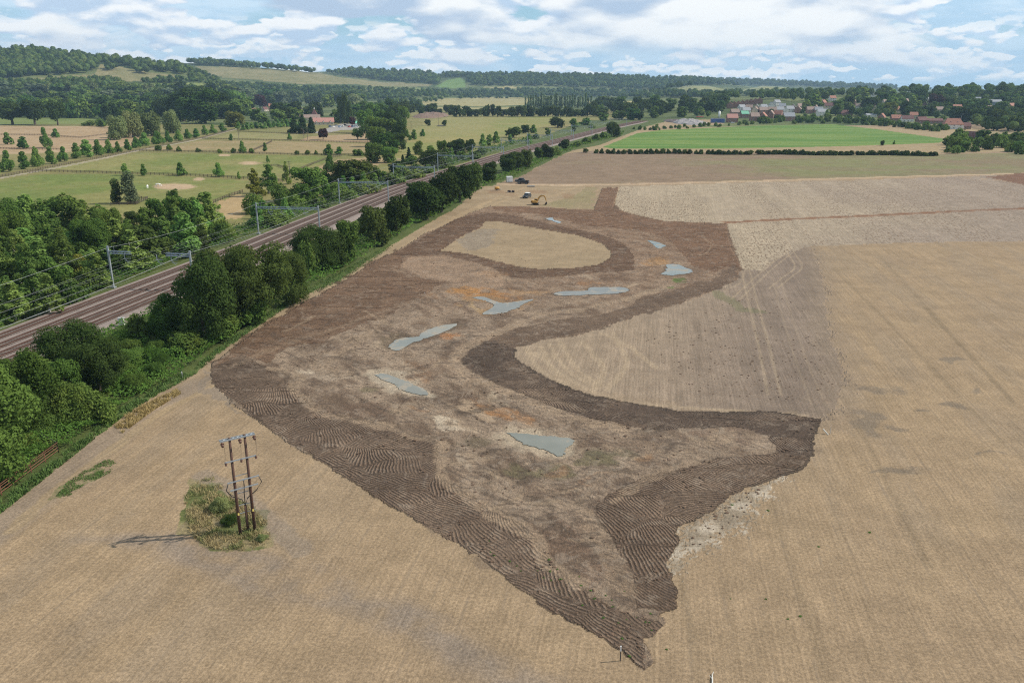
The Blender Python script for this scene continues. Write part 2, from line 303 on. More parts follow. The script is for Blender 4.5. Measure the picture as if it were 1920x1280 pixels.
gfield([(270, 281), (380, 264), (480, 264), (690, 270), (688, 288), (480, 287)], (.25, .23, .105), (.33, .27, .15), reg=6)
gfield([(400, 259), (445, 248), (560, 250), (555, 263)], (.24, .25, .10), (.29, .27, .13), reg=6)
gfield([(560, 264), (580, 256), (690, 250), (695, 268)], (.33, .25, .14), (.37, .29, .18), reg=6)
gfield([(735, 300), (770, 250), (800, 229), (856, 217), (1090, 219), (1050, 231), (980, 246), (900, 266), (820, 282), (770, 303)], (.23, .245, .075), (.31, .27, .105), reg=7)
gfield([(770, 250), (800, 229), (856, 217), (950, 218), (900, 245), (820, 262)], (.27, .255, .095), (.30, .27, .11), reg=7, wp=Wc)
area([(400, 385), (440, 365), (470, 375), (450, 410), (420, 410)], (.40, .31, .17), Wm); area([(560, 330), (630, 300), (690, 296), (760, 297), (700, 312), (640, 318), (600, 345), (570, 340)], (.34, .27, .155), Wm)
area([(-200, 440), (60, 425), (140, 438), (260, 452), (330, 442), (440, 425), (480, 408), (600, 372), (760, 325), (900, 280), (1010, 253), (1010, 262), (900, 296), (760, 341), (600, 398), (450, 456), (320, 506), (180, 560), (0, 626), (-200, 690)], lambda m: lerp((.07, .105, .03), (.12, .155, .045), n2[m]), Wf)
area([(20, 425), (60, 440), (75, 458), (40, 462), (15, 445)], (.36, .27, .17), Wm)
for cx, cy, rx, ry in ((327, 350, 40, 6), (469, 306, 22, 2.5), (373, 336, 11, 2.5), (421, 291, 12, 2)):     # worn sand patches
    m = sst(((Wf[0]-cx)/rx)**2+((Wf[1]-cy)/ry)**2, 1.25, .7); mixc(m, C3(.46, .36, .24))
def ln(pts, wd, col, a=1., fz=.3, reg=None):
    k = np.nonzero((U > min(p[0] for p in pts)-60) & (U < max(p[0] for p in pts)+60) & (V > min(p[1] for p in pts)-60) & (V < max(p[1] for p in pts)+60))[0]
    w_ = P([p[0] for p in pts], [p[1] for p in pts]); w_ = smoothline(w_, 5) if len(pts) > 2 else w_
    dd = dline(X[k], Y[k], w_)+(n3[k]-.5)*wd*fz*2; m = (1-sst(dd, wd*.32, wd*.62))*a
    C[k] = C[k]*(1-m[:, None])+np.asarray(col)*m[:, None]
    if reg is not None: REG[k[m > .5]] = reg
    AT['ramp'][k] *= (1-m*.8)
    return k, m
ln([(-60, 345), (55, 324), (160, 304), (262, 282), (340, 268), (380, 259), (440, 243), (470, 236)], 3.6, (.42, .36, .27), reg=4)
ln([(570, 345), (600, 322), (640, 303), (690, 296)], 4., (.42, .32, .20), .8)
area([(585, 250), (640, 232), (700, 230), (705, 243), (640, 244), (612, 250)], (.38, .35, .32), reg=4)
# right of the line: the verge, the big stubble field and the others
area(EDGE+[(1250, 225), (1100, 225), (900, 300), (600, 420), (250, 560), (-200, 800)], lambda m: lerp((.075, .105, .03), (.13, .16, .05), n2[m]), Wf, 5, lump=.6)
FARG = [(1190, 247), (1205, 240), (1260, 226), (1400, 222), (1600, 236), (1780, 250), (1960, 262), (2600, 300), (2600, 1500), (1960, 1500)]
fld = area(FIELD+[], (.355, .268, .165), Wf, 0, straw=1., rowa=.9, lump=.10)
area([(1900, 232), (1960, 232), (3400, 330), (3400, 2400), (-1500, 2400), (-1500, 1400), (-300, 1200), (0, 963), (1000, 500)], (.355, .268, .165), Wf, 0, straw=1., rowa=.9, lump=.10)
m = (REG == 0)
C[m] = lerp((.345, .255, .168), (.378, .28, .18), sst(n1[m]*.5+n2[m]*.5, .3, .7))
# greyer thin-straw streaks in the stubble along the rows and along the headland
strk = sst(fbm(SROW/5., RROW/26, 31, 4), .50, .66)*sst(n1, .35, .6)
mixc(m*strk, C3(.285, .232, .178), .3)
head = sst(dline(X, Y, P([150, 300, 420, 520, 640, 760, 900, 1000], [1010, 1010, 1050, 1085, 1120, 1160, 1230, 1290]))+(n2-.5)*7, 3.6, .8)
mixc(m*head*sst(n3*.5+n2*.5, .3, .6), C3(.275, .225, .185), .85)
for cx, cy, rx, ry in ((1685, 800, 22, 9), (1720, 768, 16, 6), (1785, 760, 26, 5), (1660, 735, 40, 12), (1690, 885, 60, 8), (1630, 790, 40, 25), (1780, 675, 25, 5), (1830, 735, 16, 5), (1860, 850, 26, 4)):
    k = sst(((Wm[0]-cx)/rx)**2+((Wm[1]-cy)/ry)**2+(n3-.5)*2.2, 1.1, .3); mixc(m*k, C3(.20, .165, .13), .7)
for pts, a in (([(1560, 500), (1700, 640), (1880, 830)], .5), ([(1491, 572), (1591, 765), (1660, 900), (1740, 1060)], .4), ([(1640, 470), (1900, 755)], .45), ([(1733, 575), (1899, 753)], .5), ([(1262, 1010), (1290, 1150), (1310, 1280)], .35), ([(1445, 945), (1500, 1110), (1560, 1290)], .35)):
    ln(pts, .9, (.25, .19, .125), a, .2)
lsoft = sst(dline(X, Y, P([-60, 0, 83, 150, 217, 277, 366], [1040, 1000, 930, 872, 815, 772, 720]))+(n2-.5)*3, 3.0, 1.0)
mixc(m*lsoft, C3(.30, .245, .20), .6)
ln([(20, 995), (110, 915), (200, 850), (300, 775), (400, 725)], 1.6, (.40, .30, .18), .6)
area([(105, 930), (125, 905), (160, 880), (205, 860), (218, 868), (205, 888), (160, 908), (130, 930)], lambda m: lerp((.30, .25, .15), (.09, .14, .035), sst(n3[m], .35, .6)), Wm)
area([(345, 935), (370, 900), (420, 900), (460, 940), (500, 975), (510, 1010), (470, 1030), (400, 1030), (355, 1005)], lambda m: lerp((.30, .25, .14), (.125, .15, .05), sst(n3[m], .38, .6)), Wm)
ln([(380, 890), (440, 920), (520, 985), (560, 1030)], 2.4, (.27, .225, .185), .6)
area([(395, 690), (402, 720), (440, 760), (480, 790), (450, 770), (400, 745), (370, 720)], (.27, .22, .175), Wm, alpha=.8)
# upper fields
UPF = [(975, 331), (1000, 318), (1062, 288), (1110, 283), (1400, 286), (1700, 291), (1900, 287), (3400, 295), (3400, 300), (1920, 324), (1600, 335), (1400, 339), (1200, 344), (1000, 346), (940, 345), (955, 338)]
area(UPF, lambda m: lerp((.26, .185, .125), (.23, .20, .105), sst(n1[m]+(U[m]-1300)/1400, .45, .8))*(.85+.3*n2[m])[:, None], Wf, 2, straw=.3, rowa=.3, lump=.3, clod=0)
mm = (REG == 2); mixc(mm*sst(fbm(X/60, Y/14, 61), .45, .62)*sst(U, 1250, 1500), C3(.205, .225, .085), .55)
area([(1700, 300), (1920, 296), (2600, 296), (2600, 312), (1920, 312)], (.24, .16, .11), Wc, alpha=.45)
MID = [(1150, 394), (1165, 395), (1240, 414), (1362, 419), (1364, 440), (1370, 466), (1391, 505), (1430, 508), (1470, 480), (1517, 462), (1700, 455), (1920, 452), (3400, 430), (3400, 310), (1920, 327), (1600, 338), (1400, 342), (1162, 350)]
def midc(m): return lerp((.42, .338, .24), (.33, .262, .205), sst(n1[m]*.5+(U[m]-1300)/900, .25, .9))*(.88+.24*rown[m])[:, None]
mdm = area(MID, midc, Wf, 3, straw=.35, rowa=1.1, lump=.5, clod=1.)
AT['clod'][mdm] *= (.35+1.1*sst(fbm(SROW[mdm]/7, RROW[mdm]/60, 71), .32, .62))
area([(1040, 352), (1118, 352), (1112, 392), (1060, 390), (1000, 384)], lambda m: lerp((.36, .28, .18), (.28, .25, .13), n2[m]), Wm, 0, clod=.25)
area([(900, 350), (960, 345), (1100, 347), (1090, 360), (1050, 375), (1000, 388), (920, 388), (880, 400), (850, 416), (800, 437), (745, 470), (700, 492), (640, 530), (567, 566), (520, 600), (480, 622), (505, 596), (567, 555), (637, 524), (736, 459), (800, 421), (857, 389)], lambda m: lerp((.35, .26, .165), (.40, .315, .21), n2[m]), Wf, 0, straw=.2, lump=.3, rowa=.1)
for pts, a in (([(960, 400), (900, 385), (1010, 352)], .5), ([(880, 405), (960, 372), (1080, 352)], .5), ([(760, 460), (860, 405), (930, 372), (985, 352)], .5), ([(1020, 372), (1060, 360), (1080, 350)], .5)): ln(pts, 2.2, (.47, .35, .22), a)
for cx, cy, rx, ry in ((930, 360, 22, 4), (955, 366, 16, 3), (1010, 360, 26, 4), (1060, 368, 14, 5)):
    k = sst(((Wm[0]-cx)/rx)**2+((Wm[1]-cy)/ry)**2, 1.1, .4); mixc(k, C3(.30, .185, .11), .55)
ln([(940, 345), (1050, 347), (1200, 345), (1400, 340), (1600, 334), (1920, 325.5), (2600, 308)], 5.2, (.52, .38, .25), 1., .2, reg=4)
ln([(1800, 333), (1870, 338), (1920, 345), (2000, 352)], 3, (.42, .30, .20), .8)
area([(1850, 332), (1900, 326), (2000, 323), (2000, 346), (1920, 347)], (.20, .105, .065), Wf)
# thumb of dozed stubble
def thc(m): return lerp((.365, .285, .21), (.262, .206, .166), sst((U[m]-1000)/550+.5*(n1[m]-.5), .1, .9))*(.84+.32*rown[m])[:, None]
tm = area(THUMB, thc, Wf, 0, straw=.25, rowa=1.1, lump=.5, clod=.30)
tz = area(THUMB, thc, Wz, 0, straw=.25, rowa=1.1, lump=.5, clod=.30)
tm |= tz
AT['clod'][tm] *= .2+1.2*sst(n1[tm], .42, .6)
mixc(tm*sst((U-1440)/130, 0, 1)*sst((V-560)/200+.3*(n1-.5), 0, .9), C3(.215, .168, .138), .75)
for pts in ([(1230, 690), (1180, 650), (1130, 625)], [(985, 650), (1010, 690), (1080, 735)], [(1000, 660), (1090, 725), (1200, 755), (1400, 772), (1510, 779)], [(1150, 625), (1175, 680), (1140, 730)], [(1015, 650), (1040, 700), (1100, 742)], [(1090, 640), (1130, 690), (1110, 735)], [(1030, 645), (1060, 690), (1120, 728)], [(1050, 640), (1080, 690), (1130, 725)]): ln(pts, 1.1, (.44, .345, .245), .7)
area([(1000, 690), (1110, 730), (1300, 762), (1500, 770), (1503, 780), (1273, 773), (1107, 744)], (.36, .275, .195), Wm, alpha=.5)
area([(1335, 545), (1370, 552), (1400, 575), (1440, 586), (1400, 588), (1350, 565)], (.17, .18, .09), Wm, alpha=.5)
for o_ in (-.9, .9):                        # tramlines: two wheel marks each
    for pts, wd, a in (([(1408, 351), (1445, 415), (1482, 472), (1497, 500), (1475, 520), (1450, 540)], .8, .75), ([(1482, 472), (1440, 505), (1380, 560)], .8, .7), ([(1398, 505), (1410, 560), (1430, 640), (1452, 740)], .8, .6), ([(1230, 348), (1222, 412)], .9, .6), ([(1320, 346), (1328, 415)], .8, .45), ([(1550, 405), (1610, 456)], .8, .5), ([(1395, 440), (1415, 500)], 2.5, .5), ([(1391, 505), (1380, 530), (1350, 545)], .8, .6), ([(1455, 520), (1490, 640), (1535, 760)], .6, .35), ([(982, 425), (955, 450), (930, 478)], .9, .7), ([(1640, 345), (1700, 400)], .9, .4), ([(1480, 345), (1560, 408)], .9, .35)):
        q = [tuple(np.array(proj(*(P(*p)+np.array([o_, 0])), 0.))) for p in pts]
        ln(q, wd*.62, (.43, .34, .24), a*.72, .25)
rb = P(*np.array([(1533, 787), (1563, 768), (1580, 720), (1574, 680), (1556, 640), (1546, 590), (1545, 540), (1536, 500), (1517, 462)], float).T); near = (np.abs(U-1550) < 160) & (V > 440) & (V < 830); kk = np.nonzero(near)[0]
db = dline(X[kk], Y[kk], rb)+(n3[kk]-.5)*4+(n2[kk]-.5)*3; fa = (1-sst(db, .5, 6.))*.42; tin = tm[kk]
C[kk] = np.where(tin[:, None], C[kk]*(1-fa[:, None])+np.array([.32, .25, .18])*fa[:, None], C[kk]*(1-fa[:, None])+np.array([.26, .205, .16])*fa[:, None])
# pale chalky spoil by the right corner
area([(1266, 987), (1337, 953), (1367, 926), (1412, 905), (1470, 890), (1430, 940), (1390, 985), (1330, 1025), (1290, 1060), (1255, 1080), (1250, 1058), (1265, 1020)], lambda m: lerp((.32, .265, .20), (.48, .415, .335), sst(n3[m], .38, .6)), Wz, 0, clod=.15, straw=.3, lump=.35)
# ---- the earthworks
n5 = fbm(X/5, Y/5, 77); nst = fbm((X+Y*.5)/1.3, (Y-X*.4)/5.0, 78)
sm = area(SOIL, lambda m: lerp((.150, .110, .082), (.315, .25, .192), sst(n5[m]*.55+nst[m]*.45, .30, .66)), Wf, 1, straw=0, rowa=0, clod=0, lump=1.)
AT['straw'][sm] = 0; AT['mud'][sm] = 1
mixc(sm*sst(V, 640, 460), C3(.215, .128, .078), .45)
AM = lambda poly, col, w=Wf, al=1., **k: area(poly, lambda m: np.asarray(col)*(.82+.36*n5[m])[:, None], w, None, al, **k)
AM(B4, (.165, .105, .070), Wm, .8, ramp=.55); AM(B3U, (.135, .097, .072), Wm, .85, ramp=.2)
AM(RING, (.135, .086, .058), Wf, .95, ramp=.45); AM(REDTOP, (.175, .106, .068), Wf, .9, ramp=.4)
AM(GREYPATCH, (.30, .22, .16), Wf, .9, lump=.5)
AM(B1, (.150, .112, .086), Wf, 1, ramp=1.); AM(B2, (.140, .103, .078), Wf, 1, ramp=.95); AM(B3, (.106, .080, .064), Wf, 1, ramp=.75)
for poly, f2 in ((B1, .55), (B2, .5), (B3, .5)):            # drier crests inside the bands
    mm = pip(Wm[0], Wm[1], poly); mixc(mm*sst(n5, .48, .66), C3(.205, .155, .118), f2); AT['ramp'][mm] *= .55+.6*sst(fbm(X[mm]/6, Y[mm]/6, 79), .3, .55)
mm = pip(Wf[0], Wf[1], ISLAND)
C[mm] = lerp((.33, .255, .165), (.40, .305, .20), n2[mm]); REG[mm] = 0; AT['ramp'][mm] = 0; AT['straw'][mm] = .5; AT['rowa'][mm] = .3; AT['lump'][mm] = .4; AT['clod'][mm] = 0; AT['mud'][mm] = 0
area([(860, 448), (900, 428), (935, 430), (925, 455), (900, 470), (870, 468)], (.31, .26, .205), Wm, alpha=.8, clod=.7)
SO = sm & ~mm
def blob(cx, cy, rx, ry, col, a=.8, rot=0., hard=.6):
    c_, s_ = math.cos(rot), math.sin(rot); a_, b_ = Wm[0]-cx, Wm[1]-cy
    k = sst(np.hypot((a_*c_+b_*s_)/rx, (b_*c_-a_*s_)/ry)+(nst-.5)*1.3, 1.05, hard)*SO; mixc(k, C3(*col), a); AT['ramp'][:] *= 1-.7*k
OCH, CLAY, GRN = (.36, .19, .075), (.55, .48, .385), (.155, .145, .085)
for q in ((905, 552, 60, 14, OCH, .85, .1), (870, 545, 30, 9, (.36, .20, .08), .7), (985, 548, 40, 6, (.42, .28, .16), .6), (1232, 490, 30, 8, (.40, .24, .11), .7), (1110, 530, 34, 5, (.34, .2, .11), .6), (930, 515, 30, 8, (.3, .19, .11), .4), (840, 631, 24, 6, (.36, .17, .07), .8), (868, 630, 12, 3, CLAY, .6), (945, 776, 62, 10, (.33, .18, .085), .9, .42), (790, 700, 36, 12, (.28, .17, .1), .6, .5), (885, 575, 30, 6, (.45, .33, .18), .7, .5),
          (745, 716, 50, 11, CLAY, .85, .38), (765, 697, 26, 6, (.44, .37, .29), .8, .1), (600, 702, 62, 10, (.36, .30, .24), .75, .05), (560, 697, 20, 4, CLAY, .7), (655, 705, 40, 7, (.40, .33, .26), .7), (650, 655, 50, 10, (.25, .19, .145), .6, -.3), (700, 640, 40, 8, (.26, .2, .16), .5, -.5),
          (850, 795, 46, 11, CLAY, .85, .2), (905, 770, 44, 12, (.42, .33, .24), .8, .4), (925, 745, 30, 7, (.46, .39, .3), .7, .4), (1005, 830, 74, 22, (.44, .37, .29), .85, .12), (880, 860, 10, 26, (.4, .34, .27), .7, -.5), (1110, 865, 60, 10, GRN, .75, -.2), (1010, 885, 80, 16, GRN, .7), (900, 830, 40, 10, (.15, .13, .09), .6), (690, 730, 26, 8, GRN, .6), (740, 640, 40, 16, (.15, .125, .08), .5), (1160, 850, 40, 14, (.16, .15, .1), .6), (1090, 905, 60, 9, (.35, .30, .24), .45, -.4), (1130, 880, 50, 6, (.38, .33, .27), .5, -.5),
          (1060, 1010, 60, 40, (.22, .155, .115), .5), (1110, 1080, 40, 26, (.225, .16, .12), .5), (1330, 815, 80, 14, (.235, .175, .135), .7), (820, 690, 60, 20, (.18, .125, .09), .5), (690, 770, 80, 14, (.165, .115, .085), .5), (1000, 930, 90, 14, (.2, .145, .108), .5)):
    blob(*q[:4], q[4], q[5], *(q[6:7]))
rq = random.Random(77)
for i in range(60):
    cx, cy = rq.choice([(620, 690), (720, 700), (850, 790), (930, 750), (1000, 880), (1100, 880), (900, 850), (1200, 830), (700, 650), (850, 560), (1000, 540), (1150, 540), (1250, 480), (1080, 970), (760, 760)]); cx += rq.uniform(-60, 60); cy += rq.uniform(-26, 26)
    if pip(np.array([cx]), np.array([cy]), SOIL)[0] and not any(pip(np.array([cx]), np.array([cy]), z_)[0] for z_ in (B1, B2, B3, RING)):
        q = (cy-540)/400+.55; blob(cx, cy, rq.uniform(12, 46)*q, rq.uniform(2.5, 8)*q, rq.choice([(.42, .345, .265), (.36, .285, .21), (.09, .07, .054), (.10, .078, .06), (.30, .19, .115)]), rq.uniform(.5, .8), rq.choice([.45, .3, -.4, -.25, .1]), .35)
DRY = (.34, .265, .195)
for pts, wd, a in (([(505, 690), (555, 702), (552, 732), (573, 747), (591, 768), (637, 782), (712, 798), (773, 815), (828, 830), (825, 872), (840, 902), (917, 960), (1005, 1010), (1030, 1055), (1080, 1095)], 1.7, .75), ([(1260, 535), (1213, 548), (1152, 566), (1077, 581), (1031, 587), (971, 608), (920, 629), (865, 659), (853, 677), (865, 696), (941, 732), (1031, 768), (1092, 788), (1167, 803)], 2.6, .75), ([(700, 620), (640, 660), (600, 690), (650, 700)], 3., .5), ([(720, 590), (700, 615), (650, 640)], 2., .4), ([(1100, 960), (1120, 1010), (1150, 1060), (1170, 1110)], 2.2, .5), ([(1330, 830), (1352, 806)], 1.5, .6), ([(1358, 832), (1378, 810)], 1.5, .6), ([(860, 715), (930, 760), (1000, 800)], 2., .35), ([(1090, 770), (1000, 735)], 1.2, .3), ([(1150, 940), (1230, 890), (1330, 858)], 1.4, .5), ([(430, 690), (520, 650), (600, 625), (700, 590), (790, 560)], 1.6, .3), ([(960, 590), (1100, 560), (1200, 530)], 2.5, .4)):
    k, m_ = ln(pts, wd, DRY, a, .5)
for i in range(150):                         # long curving wheel ruts and scrapes, pairs of marks
    rr = random.Random(i); cx, cy = rr.choice([(900, 860), (1000, 900), (720, 780), (880, 720), (1060, 1040), (700, 660), (1200, 840), (950, 660), (1250, 470), (620, 620), (1120, 1000), (1000, 960)])
    cx += rr.uniform(-120, 120); cy += rr.uniform(-45, 45); L = rr.uniform(14, 42); a = rr.choice([.45, .5, -.35, .6, -.5])+rr.uniform(-.15, .15); bnd = rr.uniform(-.5, .5); pt = lambda t: (cx+L*t*math.cos(a+bnd*t), cy+.7*L*t*math.sin(a+bnd*t))
    pts = [pt(t) for t in (-1, -.5, 0, .5, 1)]; q = np.array(pts)
    if pip(q[:, 0], q[:, 1], SOIL).all() and not any(pip(q[:, 0], q[:, 1], z_).any() for z_ in (B1, B2, B3, RING, ISLAND)):
        ln(pts, rr.uniform(.35, .7), rr.choice([(.085, .064, .05), (.09, .07, .055), (.33, .26, .19)]), .55, .8)
area([(1130, 538), (1160, 538), (1168, 545), (1130, 548)], (.2, .15, .1), Wm, alpha=.2)
for cx, cy in ((1252, 539), (1272, 526)): blob(cx, cy, 11, 3.4, (.10, .19, .035), .9)
ln([(1364, 417), (1480, 411), (1640, 404), (1920, 391), (2600, 366)], 3.4, (.19, .105, .066), 1., .35, reg=1)
# bright crop field and the tan strip beyond the hedge
area([(1062, 287), (1125, 272), (1165, 257), (1200, 243), (1420, 236), (1780, 240), (2600, 262), (2600, 286), (1900, 284), (1700, 290), (1110, 283)], lambda m: lerp((.37, .28, .16), (.43, .34, .21), n2[m]), Wf, 0, straw=.5)
area([(1130, 276), (1165, 262), (1195, 250), (1240, 244), (1420, 236), (1560, 233), (1640, 242), (1775, 261), (1760, 268), (1600, 274), (1350, 279), (1150, 279)], lambda m: lerp((.11, .215, .042), (.185, .265, .065), sst(fbm(X[m]/90, Y[m]/12, 41), .35, .65)), Wf, 8, straw=0, rowa=.2)
area([(1200, 241), (1250, 228), (1330, 224), (1360, 233), (1290, 238)], (.38, .28, .17), Wm, 4)
area([(1780, 250), (1900, 244), (1960, 248), (1960, 258), (1800, 258)], (.35, .29, .17), Wm)
for i_, (poly, lab) in enumerate(PUDDLES):
    k = np.nonzero((np.abs(U-np.mean(poly, 0)[0]) < 170) & (np.abs(V-np.mean(poly, 0)[1]) < 70))[0]; w_ = P(*np.array(poly+[poly[0]], float).T)
    ins = pip(Wm[0][k], Wm[1][k], poly); dd = np.where(ins, 0, dline(X[k], Y[k], w_))+(n3[k]-.45)*4.5+(n2[k]-.5)*3; rim = 1-sst(dd, .3, [1.2, .9, 1., .8, .8, 1.1, 2.0, 2.6][i_])
    cc = np.array([(.24, .165, .10), (.12, .092, .07), (.14, .105, .08), (.2, .15, .11), (.13, .1, .075), (.12, .095, .072), (.37, .325, .26), (.37, .32, .25)][i_]); C[k] = C[k]*(1-rim[:, None]*.85)+cc*rim[:, None]*.85; AT['ramp'][k] *= 1-rim; AT['mud'][k] *= 1-.7*rim
SCL = np.where(REG == 1, .92, np.where(REG == 0, .70, np.where(REG >= 6, .78, .76))); C *= SCL[:, None]; C[REG == 1] *= np.array([1.05, .98, .90]); C[REG == 6] *= np.array([1.06, .98, .93]); C[REG == 0] *= np.array([1.02, .99, .945])
# ---- dozer-blade ripples: overlapping fan shaped patches
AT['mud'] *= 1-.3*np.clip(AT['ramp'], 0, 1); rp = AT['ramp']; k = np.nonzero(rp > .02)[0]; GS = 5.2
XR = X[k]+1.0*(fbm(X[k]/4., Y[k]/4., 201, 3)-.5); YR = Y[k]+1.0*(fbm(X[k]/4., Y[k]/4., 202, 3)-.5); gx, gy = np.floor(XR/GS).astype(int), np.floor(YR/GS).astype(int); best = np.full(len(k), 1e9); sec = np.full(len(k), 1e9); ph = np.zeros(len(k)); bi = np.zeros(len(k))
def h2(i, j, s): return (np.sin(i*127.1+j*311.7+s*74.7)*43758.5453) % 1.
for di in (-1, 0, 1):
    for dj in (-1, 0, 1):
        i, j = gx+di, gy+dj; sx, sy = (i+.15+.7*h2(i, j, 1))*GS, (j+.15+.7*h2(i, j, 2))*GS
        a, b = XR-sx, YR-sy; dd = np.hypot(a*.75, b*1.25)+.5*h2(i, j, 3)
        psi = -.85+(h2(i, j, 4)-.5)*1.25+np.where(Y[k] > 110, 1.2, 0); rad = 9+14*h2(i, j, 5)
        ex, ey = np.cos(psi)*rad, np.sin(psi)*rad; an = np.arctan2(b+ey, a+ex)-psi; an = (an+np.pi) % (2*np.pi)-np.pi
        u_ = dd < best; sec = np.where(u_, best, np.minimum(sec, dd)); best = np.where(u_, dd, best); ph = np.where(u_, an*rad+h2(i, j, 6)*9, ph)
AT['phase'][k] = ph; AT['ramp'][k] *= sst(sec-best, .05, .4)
# relief
rel = .16*(fbm(X/2.5, Y/2.5, 101)-.5)+.35*(fbm(X/9, Y/9, 102)-.5)+.10*(fbm((X+Y)/.9, (Y-X)/3, 103)-.5)
pm = np.zeros(N)
for poly, lab in PUDDLES:
    c_ = np.mean(poly, 0); big = [tuple(c_+(np.array(p)-c_)*1.25+np.sign(np.array(p)-c_)*2) for p in poly]; pm = np.maximum(pm, pip(U, V, big))
Zg = Z+np.where(SO & (DST < 420), rel, 0)*(1-pm)-.05*pm
stub = m & ~SO; Zg += np.where((REG == 0) & (DST < 250), .05*(n3-.5), 0)

gm = bpy.data.materials.new('field_ground'); gm.use_nodes = True; g = NT(gm.node_tree); B = gm.node_tree.nodes['Principled BSDF']
pos = g.new('ShaderNodeNewGeometry').outputs['Position']; px, py, pz = g.sep(pos)
col = g.attr('Col').outputs['Color']; A = {k_: g.attr(k_).outputs['Fac'] for k_ in AT}
srow = g.m('SUBTRACT', g.m('MULTIPLY', px, math.cos(PHI)), g.m('MULTIPLY', py, math.sin(PHI)))
rrow = g.m('ADD', g.m('MULTIPLY', px, math.sin(PHI)), g.m('MULTIPLY', py, math.cos(PHI)))
nf = g.noise(pos, 3.3, 8., .72); nm = g.noise(pos, .45, 5., .6); nfine = g.noise(pos, 9., 3., .7)
nrow = g.noise(g.comb(g.m('MULTIPLY', srow, 4.2), g.m('MULTIPLY', rrow, .06), 0.), 1., 3., .65)
nstr = g.noise(g.comb(g.m('MULTIPLY', srow, 5.2), g.m('MULTIPLY', rrow, 3.2), 0.), 1., 5., .75)
def scl(n_, amp): return g.m('ADD', 1., g.m('MULTIPLY', g.m('SUBTRACT', n_, .5), amp))
nb = g.noise(pos, .16, 6., .62); ctr = lambda n_, a_, lo=.36, hi=.64: g.m('ADD', 1.-a_/2, g.m('MULTIPLY', g.ss(n_, lo, hi), a_))
f_ = g.m('MULTIPLY', ctr(nf, .46), ctr(nm, .12)); f_ = g.m('MULTIPLY', f_, ctr(nfine, .38, .3, .7)); f_ = g.m('MULTIPLY', f_, ctr(nb, .16))
f_ = g.m('MULTIPLY', f_, g.m('ADD', 1., g.m('MULTIPLY', A['rowa'], g.m('MULTIPLY', g.m('SUBTRACT', nrow, .5), .9))))
c_ = g.mix(1., col, g.comb(f_, f_, f_), 'MULTIPLY')
tl = g.m('MULTIPLY', g.ss(g.m('ABSOLUTE', g.m('SUBTRACT', g.m('FRACT', g.m('ADD', g.m('MULTIPLY', srow, 1/3.1), g.m('MULTIPLY', nm, .06))), .5)), .075, .02), g.ss(nb, .45, .6)); c_ = g.mix(g.m('MULTIPLY', g.m('MULTIPLY', tl, A['rowa']), .34), c_, (.16, .125, .092, 1))
dk = g.m('MULTIPLY', A['straw'], g.m('MULTIPLY', g.ss(nstr, .53, .68), .62))
c_ = g.mix(dk, c_, (.155, .118, .085, 1)); lt = g.m('MULTIPLY', A['straw'], g.m('MULTIPLY', g.ss(nstr, .46, .30), .35)); c_ = g.mix(lt, c_, (.50, .39, .24, 1))
ncl = g.noise(g.comb(g.m('MULTIPLY', srow, 1.), g.m('MULTIPLY', rrow, .22), 0.), 1.9, 4., .65); cl = g.ss(ncl, .52, .62)
c_ = g.mix(g.m('MULTIPLY', g.m('MULTIPLY', cl, A['clod']), .72, clamp=True), c_, (.155, .105, .07, 1))
n_mw = g.noise(pos, .33, 9., .72, 2.1, 1.6); n_mv = g.noise(g.vm('MULTIPLY', pos, (1.5, .45, 1.)), .9, 8., .75, 2.1, 1.2)
wv = g.new('ShaderNodeTexWave', wave_type='BANDS', bands_direction='DIAGONAL'); wv.inputs['Scale'].default_value = .55; wv.inputs['Distortion'].default_value = 9.; wv.inputs['Detail'].default_value = 4.; wv.inputs['Detail Scale'].default_value = .22; g.put(wv.inputs['Vector'], pos)
n_md = g.noise(g.vm('MULTIPLY', g.vm('ADD', pos, (3., 9., 0.)), (.5, 1.35, 1.)), .42, 9., .7, 2.1, 1.8); c_ = g.mix(g.m('MULTIPLY', A['mud'], g.m('MULTIPLY', g.ss(n_md, .50, .60), .55)), c_, (.098, .072, .056, 1))
mdk = g.m('MULTIPLY', A['mud'], g.m('MULTIPLY', g.ss(n_mv, .55, .66), .5)); c_ = g.mix(mdk, c_, (.085, .062, .048, 1))
mlt = g.m('MULTIPLY', A['mud'], g.m('MULTIPLY', g.ss(n_mw, .52, .62), .45)); c_ = g.mix(mlt, c_, (.33, .262, .20, 1))
mwv = g.m('MULTIPLY', A['mud'], g.m('MULTIPLY', g.m('MULTIPLY', g.ss(wv.outputs[1], .62, .95), g.ss(nm, .45, .62)), .5)); c_ = g.mix(mwv, c_, (.10, .075, .058, 1))
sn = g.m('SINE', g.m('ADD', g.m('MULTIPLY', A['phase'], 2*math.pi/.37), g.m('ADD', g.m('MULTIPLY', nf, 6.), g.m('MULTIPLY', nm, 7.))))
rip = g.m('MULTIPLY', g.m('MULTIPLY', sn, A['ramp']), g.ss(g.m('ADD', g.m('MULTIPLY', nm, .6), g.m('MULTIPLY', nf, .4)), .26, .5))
rf = g.m('ADD', 1., g.m('MULTIPLY', rip, .36)); c_ = g.mix(1., c_, g.comb(rf, rf, rf), 'MULTIPLY')  # furrow shade painted into the soil colour along the ripples, beside the bump
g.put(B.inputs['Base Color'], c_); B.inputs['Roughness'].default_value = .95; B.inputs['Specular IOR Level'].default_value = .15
hgt = g.m('ADD', g.m('MULTIPLY', rip, .10), g.m('MULTIPLY', A['lump'], g.m('ADD', g.m('MULTIPLY', nf, .16), g.m('MULTIPLY', nm, .3))))
